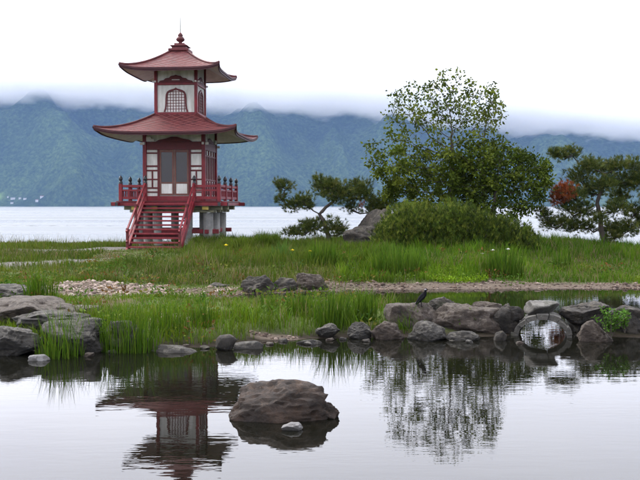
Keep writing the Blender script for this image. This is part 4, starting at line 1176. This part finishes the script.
def broadleaf(label, base_px, Y, lobes, per, trunk, rmax, leafn, leafs, cols, seed, sparse=None, kill=0.26, step=0.15):
    r = np.random.default_rng(seed)
    X = (base_px - 320) / F * Y; z = zf(X, Y)
    base = np.array([X, Y, z - 0.05])
    att = px_points(lobes, Y, per, r)
    N, par = grow(base, att, step, 1.5, kill, [at(a_, b_, Y + d_)[:] for a_, b_, d_ in trunk], 130, seed)
    root = empty('broadleaf_tree', base); tag(root, label, 'tree', None)
    me, rad, kids = tree_mesh('trunk', N - base, par, 0.006, 2.2, rmax)
    link('trunk', me, M['bark'], root, smooth=True)
    tips = np.where((rad < 0.016) & (np.arange(len(N)) > 12))[0]
    Ps, Ds, Ss, Cs = [], [], [], []
    cols = np.array(cols)
    for i in tips:
        p = N[i] - base
        k = leafn if kids[i] == 0 else max(1, leafn // 8)
        if sparse is not None:
            k = r.poisson(k * sparse(N[i]))
        tint = cols[r.integers(0, len(cols))] * r.uniform(0.75, 1.3)
        for j in range(k):
            off = r.normal(size=3) * 0.092
            Ps.append(p + off); d = off * 4 + r.normal(size=3) * 0.5 + np.array([0, 0, -0.25]); Ds.append(d)
            Ss.append(leafs * r.uniform(0.65, 1.2)); Cs.append(tint * r.uniform(0.8, 1.2))
    link('crown', leaves('crown', np.array(Ps), unit(np.array(Ds)), np.array(Ss), np.array(Cs), 0.6), M['leaf'], root)
    return root
tree_cols = [(0.0449, 0.0653, 0.0080), (0.0660, 0.0871, 0.0104), (0.0330, 0.0484, 0.0072), (0.0871, 0.1089, 0.0144)]
TY = 36.0
def sp_tall(p):
    zz = p[2]; return 1.2 if zz < 4.2 else (0.75 if zz < 5.2 else 0.36)
broadleaf('tall open-crowned broadleaf tree rising above the round shrub', 451, TY,
          [(448, 110, 52, 34, 0, 1.0), (403, 125, 24, 24, 0.5, 0.42), (420, 108, 32, 26, -0.6, 0.45), (478, 112, 30, 28, 0.3, 0.5), (494, 108, 12, 18, 0, 0.18),
           (376, 154, 17, 16, 0.2, 0.2), (398, 165, 26, 26, -0.5, 0.42), (425, 165, 34, 34, 0.6, 0.6), (455, 160, 34, 32, -0.6, 0.55), (450, 88, 30, 20, 0, 0.4), (430, 92, 16, 14, 0.3, 0.14), (470, 86, 14, 12, -0.3, 0.12), (400, 103, 15, 13, 0.2, 0.12), (492, 93, 13, 13, 0.2, 0.12), (412, 93, 13, 10, -0.2, 0.1),
           (420, 192, 40, 20, 0.2, 0.9), (460, 195, 40, 22, 0, 0.8), (405, 180, 26, 22, 0.4, 0.4), (440, 178, 34, 22, 0.2, 0.6)],
          270, [(451, 205, 0), (452, 170, 0), (452, 140, 0.05)], 0.13, 52, 0.15, tree_cols, 5, sp_tall, kill=0.34, step=0.17)
broadleaf('dense rounded broadleaf tree beside the tall open tree', 492, TY - 1.0,
          [(505, 172, 38, 28, 0, 1.0), (478, 180, 28, 26, 0.4, 0.6), (528, 180, 24, 26, -0.2, 0.5), (540, 168, 12, 14, 0.2, 0.15), (500, 205, 42, 16, 0, 0.5), (495, 148, 20, 12, 0.2, 0.22), (470, 160, 20, 14, 0, 0.25), (543, 184, 10, 10, 0, 0.1), (515, 160, 22, 14, 0, 0.25)],
          520, [(492, 220, 0), (496, 195, 0), (498, 182, 0)], 0.10, 44, 0.145, [(0.040, 0.062, 0.008), (0.054, 0.077, 0.010), (0.030, 0.047, 0.007), (0.072, 0.094, 0.013)], 9)
broadleaf('slim young broadleaf tree standing behind the dense tree', 484, TY + 0.8,
          [(486, 118, 16, 20, 0, 0.3), (490, 95, 13, 14, 0, 0.18), (484, 150, 16, 20, 0, 0.25)],
          420, [(484, 200, 0), (484, 160, 0), (484, 135, 0)], 0.055, 18, 0.14, tree_cols, 15, lambda p: 0.8)

# ------------------------------------------------------------------ pines
def pine(label, Y, trunk, pads, cols, seed, red=None, tufts=70, rb=0.11):
    r = np.random.default_rng(seed); rd = random.Random(seed)
    base = at(trunk[0][0], trunk[0][1], Y); g = zf(base.x, Y)
    b0 = Vector((base.x, Y, g))
    root = empty('pine_tree', b0); tag(root, label, 'tree')
    pts = [at(a_, b_, Y) - b0 for a_, b_ in trunk]; pts[0].z = -0.05
    # smooth the trunk line
    sm = []
    for i in range(len(pts) - 1):
        for t in (0, 0.33, 0.66): sm.append(pts[i].lerp(pts[i + 1], t) + Vector((rd.gauss(0, .015), rd.gauss(0, .02), 0)))
    sm.append(pts[-1])
    n_ = len(sm)
    b = MB(); b.tube(sm, [rb * (1 - 0.6 * i / (n_ - 1)) for i in range(n_)], 8)
    Ps, Ds, Ls, Cs = [], [], [], []
    cols = np.array(cols); done = []
    c0 = Vector(sm[-1])
    pads = sorted(pads, key=lambda q: min((at(q[0], q[1], Y + q[3]) - b0 - t_).length for t_ in sm))
    for (px, py, rad, dy) in pads:
        rad *= 1.12
        c = at(px, py, Y + dy) - b0; s = (Y + dy) / F
        # branch from trunk to pad
        cand = [sm[i] for i in range(3, n_)] + done
        q0 = min(cand, key=lambda q: (q - c).length + max(0, q.z - c.z + 0.05) * 1.5)
        done.append(c - Vector((0, 0, rad * s * 0.25))); q3 = c - Vector((0, 0, rad * s * 0.25))
        mid = q0.lerp(q3, 0.5) + Vector((rd.gauss(0, .06), rd.gauss(0, .06), -0.05 + rd.gauss(0, .06)))
        ln = (q3 - q0).length
        br = [q0, q0.lerp(mid, 0.55), mid, mid.lerp(q3, 0.6), q3]
        b.tube(br, [rb * 0.42 * min(1, ln / 1.2 + 0.25), rb * 0.34 * min(1, ln / 1.2 + 0.25), rb * 0.26, rb * 0.2, rb * 0.1], 6)
        R_ = rad * s
        for k in range(3):
            tw = q3 + Vector((rd.gauss(0, .5), rd.gauss(0, .5), rd.uniform(-.1, .4))) * R_
            b.tube([mid.lerp(q3, 0.7), q3.lerp(tw, 0.5), tw], [rb * 0.14, rb * 0.10, rb * 0.05], 4)
        k = int(tufts * (rad / 11.0) ** 2)
        v = unit(r.normal(size=(k, 3))) * (r.random((k, 1)) ** 0.42)
        p = np.array(c) + v * np.array([R_, R_ * 0.95, R_ * 0.72]) * (0.62 + 0.66 * r.random((k, 1)))
        Ps.append(p); Ds.append(unit(v * np.array([1, 1, 0.7]) + np.array([0, 0, 0.55]) + r.normal(size=(k, 3)) * 0.25))
        Ls.append(r.uniform(0.10, 0.19, k))
        cc = cols[r.integers(0, len(cols), k)] * r.uniform(0.8, 1.25, (k, 1))
        if red:
            for (rx, ry, rr) in red:
                q = at(rx, ry, Y + dy) - b0
                dd = np.hypot(p[:, 0] - q.x, p[:, 2] - q.z) / (rr * s)
                m_ = (dd < 1) & (r.random(k) < 0.85) & (abs(dy) < 0.5)
                cc[m_] = np.array([[0.22, 0.055, 0.018], [0.17, 0.045, 0.02], [0.26, 0.08, 0.025]])[r.integers(0, 3, int(m_.sum()))]
        Cs.append(cc)
    b.build('trunk', M['bark'], root, smooth=True)
    link('crown', needles('crown', np.concatenate(Ps), np.concatenate(Ds), np.concatenate(Ls), 16, 0.42, np.concatenate(Cs), 0.016), M['needle'], root)
    return root
pine_cols = [(0.0368, 0.0537, 0.0100), (0.0529, 0.0732, 0.0130), (0.0713, 0.0903, 0.0160), (0.0299, 0.0439, 0.0100), (0.0920, 0.0976, 0.0220)]
pine('wind-shaped dark pine leaning over the boulder near the pagoda', 36.5,
     [(331, 250), (328, 236), (324, 222), (320, 214), (326, 207), (333, 202), (339, 196)],
     [(285, 186, 9, 0.1), (279, 183, 6, 0.3), (281, 198, 7, 0.2), (291, 206, 9, 0.2), (304, 199, 9, -0.2), (299, 202, 8, 0.3), (321, 180, 8, 0), (326, 188, 14, 0.4), (338, 193, 15, -0.3), (330, 185, 11, -0.4), (350, 195, 13, 0.3), (362, 187, 10, 0), (356, 184, 8, .4),
      (366, 196, 11, -0.2), (352, 208, 8, 0.2), (316, 225, 10, 0.4), (334, 226, 12, -0.3), (341, 232, 8, 0.3), (298, 232, 9, -0.2), (290, 232, 7, 0.1), (309, 229, 9, 0), (305, 224, 7, .3), (378, 205, 11, 0.3), (372, 210, 9, 0), (384, 212, 10, 0.4), (309, 206, 6, 0)],
     pine_cols, 3, [(362, 204, 4)], tufts=120, rb=0.11)
pine('spreading pine with a rust-red dead patch at the lake shore', 35.2,
     [(605, 255), (604, 243), (601, 228), (600, 214), (597, 204), (600, 194), (604, 184), (603, 174)],
     [(560, 154, 9, 0.1), (553, 153, 6, 0), (572, 153, 9, 0.3), (590, 164, 11, -0.3), (580, 176, 13, 0.3), (602, 168, 11, 0.4), (617, 165, 11, -0.3), (632, 164, 10, 0.2), (620, 181, 14, 0.4), (604, 184, 12, -0.5), (636, 181, 12, 0),
      (590, 190, 12, 0.5), (565, 190, 12, 0), (557, 198, 9, 0.2), (575, 195, 11, -0.3), (582, 209, 12, -0.2), (568, 208, 9, 0.4), (550, 224, 9, 0.2), (562, 222, 9, -0.2), (572, 225, 11, 0.2), (588, 226, 9, 0.5), (612, 228, 11, 0.4), (628, 228, 12, -0.3), (617, 208, 12, -0.4), (634, 212, 12, 0.3),
      (648, 172, 12, 0.2), (652, 195, 13, -0.2), (648, 222, 13, 0.4), (660, 208, 12, 0), (620, 196, 11, 0.7), (600, 218, 8, -0.6), (545, 215, 7, 0.1), (612, 236, 9, 0), (540, 210, 6, 0.3)],
     pine_cols, 4, [(563, 192, 12), (557, 200, 7)], tufts=135, rb=0.12)

# ------------------------------------------------------------------ round shrub
def build_shrub():
    Y = 33.6; X = (455 - 320) / F * Y; g = zf(X, Y)
    root = empty('evergreen_shrub', (X, Y, g)); tag(root, 'wide dense evergreen shrub in front of the broadleaf trees', 'shrub')
    b0 = np.array([X, Y, g])
    lobes = [(388, 238, 15, 17), (400, 226, 17, 22), (412, 222, 17, 20), (430, 226, 20, 19), (449, 219, 18, 19), (468, 224, 20, 20), (488, 230, 18, 18), (505, 233, 17, 18), (520, 238, 15, 14), (531, 243, 9, 9), (440, 240, 30, 16), (470, 242, 34, 14), (408, 242, 24, 14), (500, 245, 24, 10), (421, 214, 10, 10), (378, 245, 9, 9)]
    r = np.random.default_rng(8); Ps, Ds, Cs = [], [], []
    b = MB()
    for px, py, rx, ry in lobes:
        for dy in (-0.55, 0.15, 0.8):
            c = np.array(at(px, py, Y + dy)); s = (Y + dy) / F
            k = int(300 * rx * ry / 300)
            v = unit(r.normal(size=(k, 3))) * (r.random((k, 1)) ** 0.35)
            p = c + v * np.array([rx * s, 0.6, ry * s]); p += r.normal(size=(k, 3)) * 0.085
            ok = p[:, 2] > g - 0.05
            p, v = p[ok], v[ok]; k = len(p)
            Ps.append(p - b0); Ds.append(unit(v * 0.55 + np.array([0, 0, 1.0]) + r.normal(size=(k, 3)) * 0.25))
            base = np.array([(0.040, 0.066, 0.008), (0.056, 0.088, 0.010), (0.078, 0.112, 0.012), (0.026, 0.042, 0.007)])[r.integers(0, 4, k)]
            base = base * (0.72 + 0.56 * ((px * 7 + int(dy * 10) * 13) % 10) / 10)
            young = r.random(k) < (0.30 if px < 440 else 0.16)
            base[young] = np.array([0.125, 0.150, 0.022])
            Cs.append(base * r.uniform(0.8, 1.2, (k, 1)))
            q = c - b0
            b.tube([(q[0] * 0.7, q[1] * 0.7, 0.0), (q[0] * 0.9, q[1] * 0.9, q[2] * 0.5), tuple(q)], [0.04, 0.03, 0.012], 5)
    o = b.build('stem', M['bark'], root, smooth=True); o['kind'] = 'stuff'
    P = np.concatenate(Ps); n = len(P)
    link('foliage', needles('foliage', P, np.concatenate(Ds), r.uniform(0.09, 0.17, n), 11, 0.33, np.concatenate(Cs), 0.018), M['needle'], root)
build_shrub()

# ------------------------------------------------------------------ buildings on the far shore
def far_house(px, py, w, d, h, roofm, label, rot=0.0):
    dr = ray(px, py); Y = 4700.0
    while Y < 6200:
        if mheight(np.array([dr.x / dr.y * Y]), np.array([Y]))[0] > CAM_H + dr.z / dr.y * Y and mheight(np.array([dr.x / dr.y * Y]), np.array([Y]))[0] > 0: break
        Y += 8
    X = dr.x / dr.y * Y; z = float(mheight(np.array([X]), np.array([Y]))[0])
    w, d, h = w * 0.8, d * 0.7, h * 0.6
    root = empty('far_house', (X, Y, z), rot); tag(root, label, 'building', 'buildings on the far shore')
    MB().box(-w / 2, w / 2, -d / 2, d / 2, -6, h).build('wall', M['white_wall'], root)
    MB().prism([(-w / 2 - 1, h), (w / 2 + 1, h), (w / 2 + 1, h + 0.6), (w / 2 - d * 0.2, h + d * 0.32), (-w / 2 + d * 0.2, h + d * 0.32), (-w / 2 - 1, h + 0.6)], -d / 2 - 1, d / 2 + 1).build('roof', M[roofm], root)
far_house(13, 199.5, 30, 14, 12, 'far_grey', 'long white building on the far shore hillside')
far_house(20, 199.2, 16, 12, 12, 'far_grey', 'white house standing next to the long far-shore building')
far_house(25, 199.6, 20, 12, 10, 'far_grey', 'white house at the end of the far-shore hillside row')
far_house(12, 204, 18, 12, 10, 'far_grey', 'low white house on the shore below the hillside row')
far_house(37, 206, 18, 12, 11, 'far_roof', 'red-roofed house at the far waterline')
far_house(42, 206, 22, 12, 14, 'far_roof', 'bigger red-roofed house at the far waterline')
far_house(8, 198.4, 9, 9, 8, 'far_grey', 'smallest white hut above the far-shore row')

# ------------------------------------------------------------------ air: haze box and the mist on the mountain tops
def volume_box(name, x0, x1, y0, y1, z0, z1, mat, label):
    o = MB().box(x0, x1, y0, y1, z0, z1).build(name, mat); tag(o, label, name, kind='stuff'); return o
hm = bpy.data.materials.new('haze_air'); hm.use_nodes = True
n, l = hm.node_tree.nodes, hm.node_tree.links
n.remove(n['Principled BSDF'])
pv = n.new('ShaderNodeVolumePrincipled'); pv.inputs['Color'].default_value = (0.32, 0.54, 1.0, 1); pv.inputs['Density'].default_value = 3.4e-5
pv.inputs['Anisotropy'].default_value = 0.0
l.new(pv.outputs['Volume'], n['Material Output'].inputs['Volume'])
volume_box('haze', -13000, 13000, -5000, 9000, -4.5, 1150, hm, 'thin blue haze filling the air over the lake')

mm_ = bpy.data.materials.new('mist_vapour'); mm_.use_nodes = True
n, l = mm_.node_tree.nodes, mm_.node_tree.links
n.remove(n['Principled BSDF'])
pv = n.new('ShaderNodeVolumePrincipled'); pv.inputs['Color'].default_value = (1.0, 1.0, 1.0, 1); pv.inputs['Anisotropy'].default_value = 0.3
ge = n.new('ShaderNodeNewGeometry'); sx = n.new('ShaderNodeSeparateXYZ'); l.new(ge.outputs['Position'], sx.inputs[0])
def math_(op, a_, b_=None, c_=None):
    k = n.new('ShaderNodeMath'); k.operation = op
    for i, v in enumerate((a_, b_, c_)):
        if v is None: continue
        if isinstance(v, (int, float)): k.inputs[i].default_value = v
        else: l.new(v, k.inputs[i])
    return k.outputs[0]
t = n.new('ShaderNodeTexNoise'); t.inputs['Scale'].default_value = 1.0; t.inputs['Detail'].default_value = 5; t.inputs['Roughness'].default_value = 0.6
mp = n.new('ShaderNodeMapping'); mp.inputs['Scale'].default_value = (0.0034, 0.0034, 0.0060)
l.new(ge.outputs['Position'], mp.inputs['Vector']); l.new(mp.outputs['Vector'], t.inputs['Vector'])
ax_ = math_('MINIMUM', math_('ABSOLUTE', sx.outputs['X']), 3500.0)
base = math_('MULTIPLY_ADD', sx.outputs['X'], 0.058, -578.0)      # -(mist base)
base = math_('ADD', base, math_('MULTIPLY', math_('MULTIPLY', ax_, ax_), 1.3e-5))
hgt = math_('ADD', sx.outputs['Z'], base)                          # height above the base
hgt = math_('ADD', hgt, math_('MULTIPLY_ADD', t.outputs['Fac'], 330.0, -155.0))
up_ = math_('MULTIPLY', hgt, 1 / 110.0)
dn_ = math_('MULTIPLY_ADD', hgt, -1 / 100.0, 3.9)
den = math_('MAXIMUM', math_('MINIMUM', math_('MINIMUM', up_, dn_), 1.0), 0.0)
den = math_('MULTIPLY', den, 0.011)
l.new(den, pv.inputs['Density']); l.new(pv.outputs['Volume'], n['Material Output'].inputs['Volume'])
mist = volume_box('mist', -9000, 9000, 5250, 7300, 330, 1100, mm_, 'white low cloud hiding the tops of the mountains')
mm_.cycles.volume_step_rate = 0.04
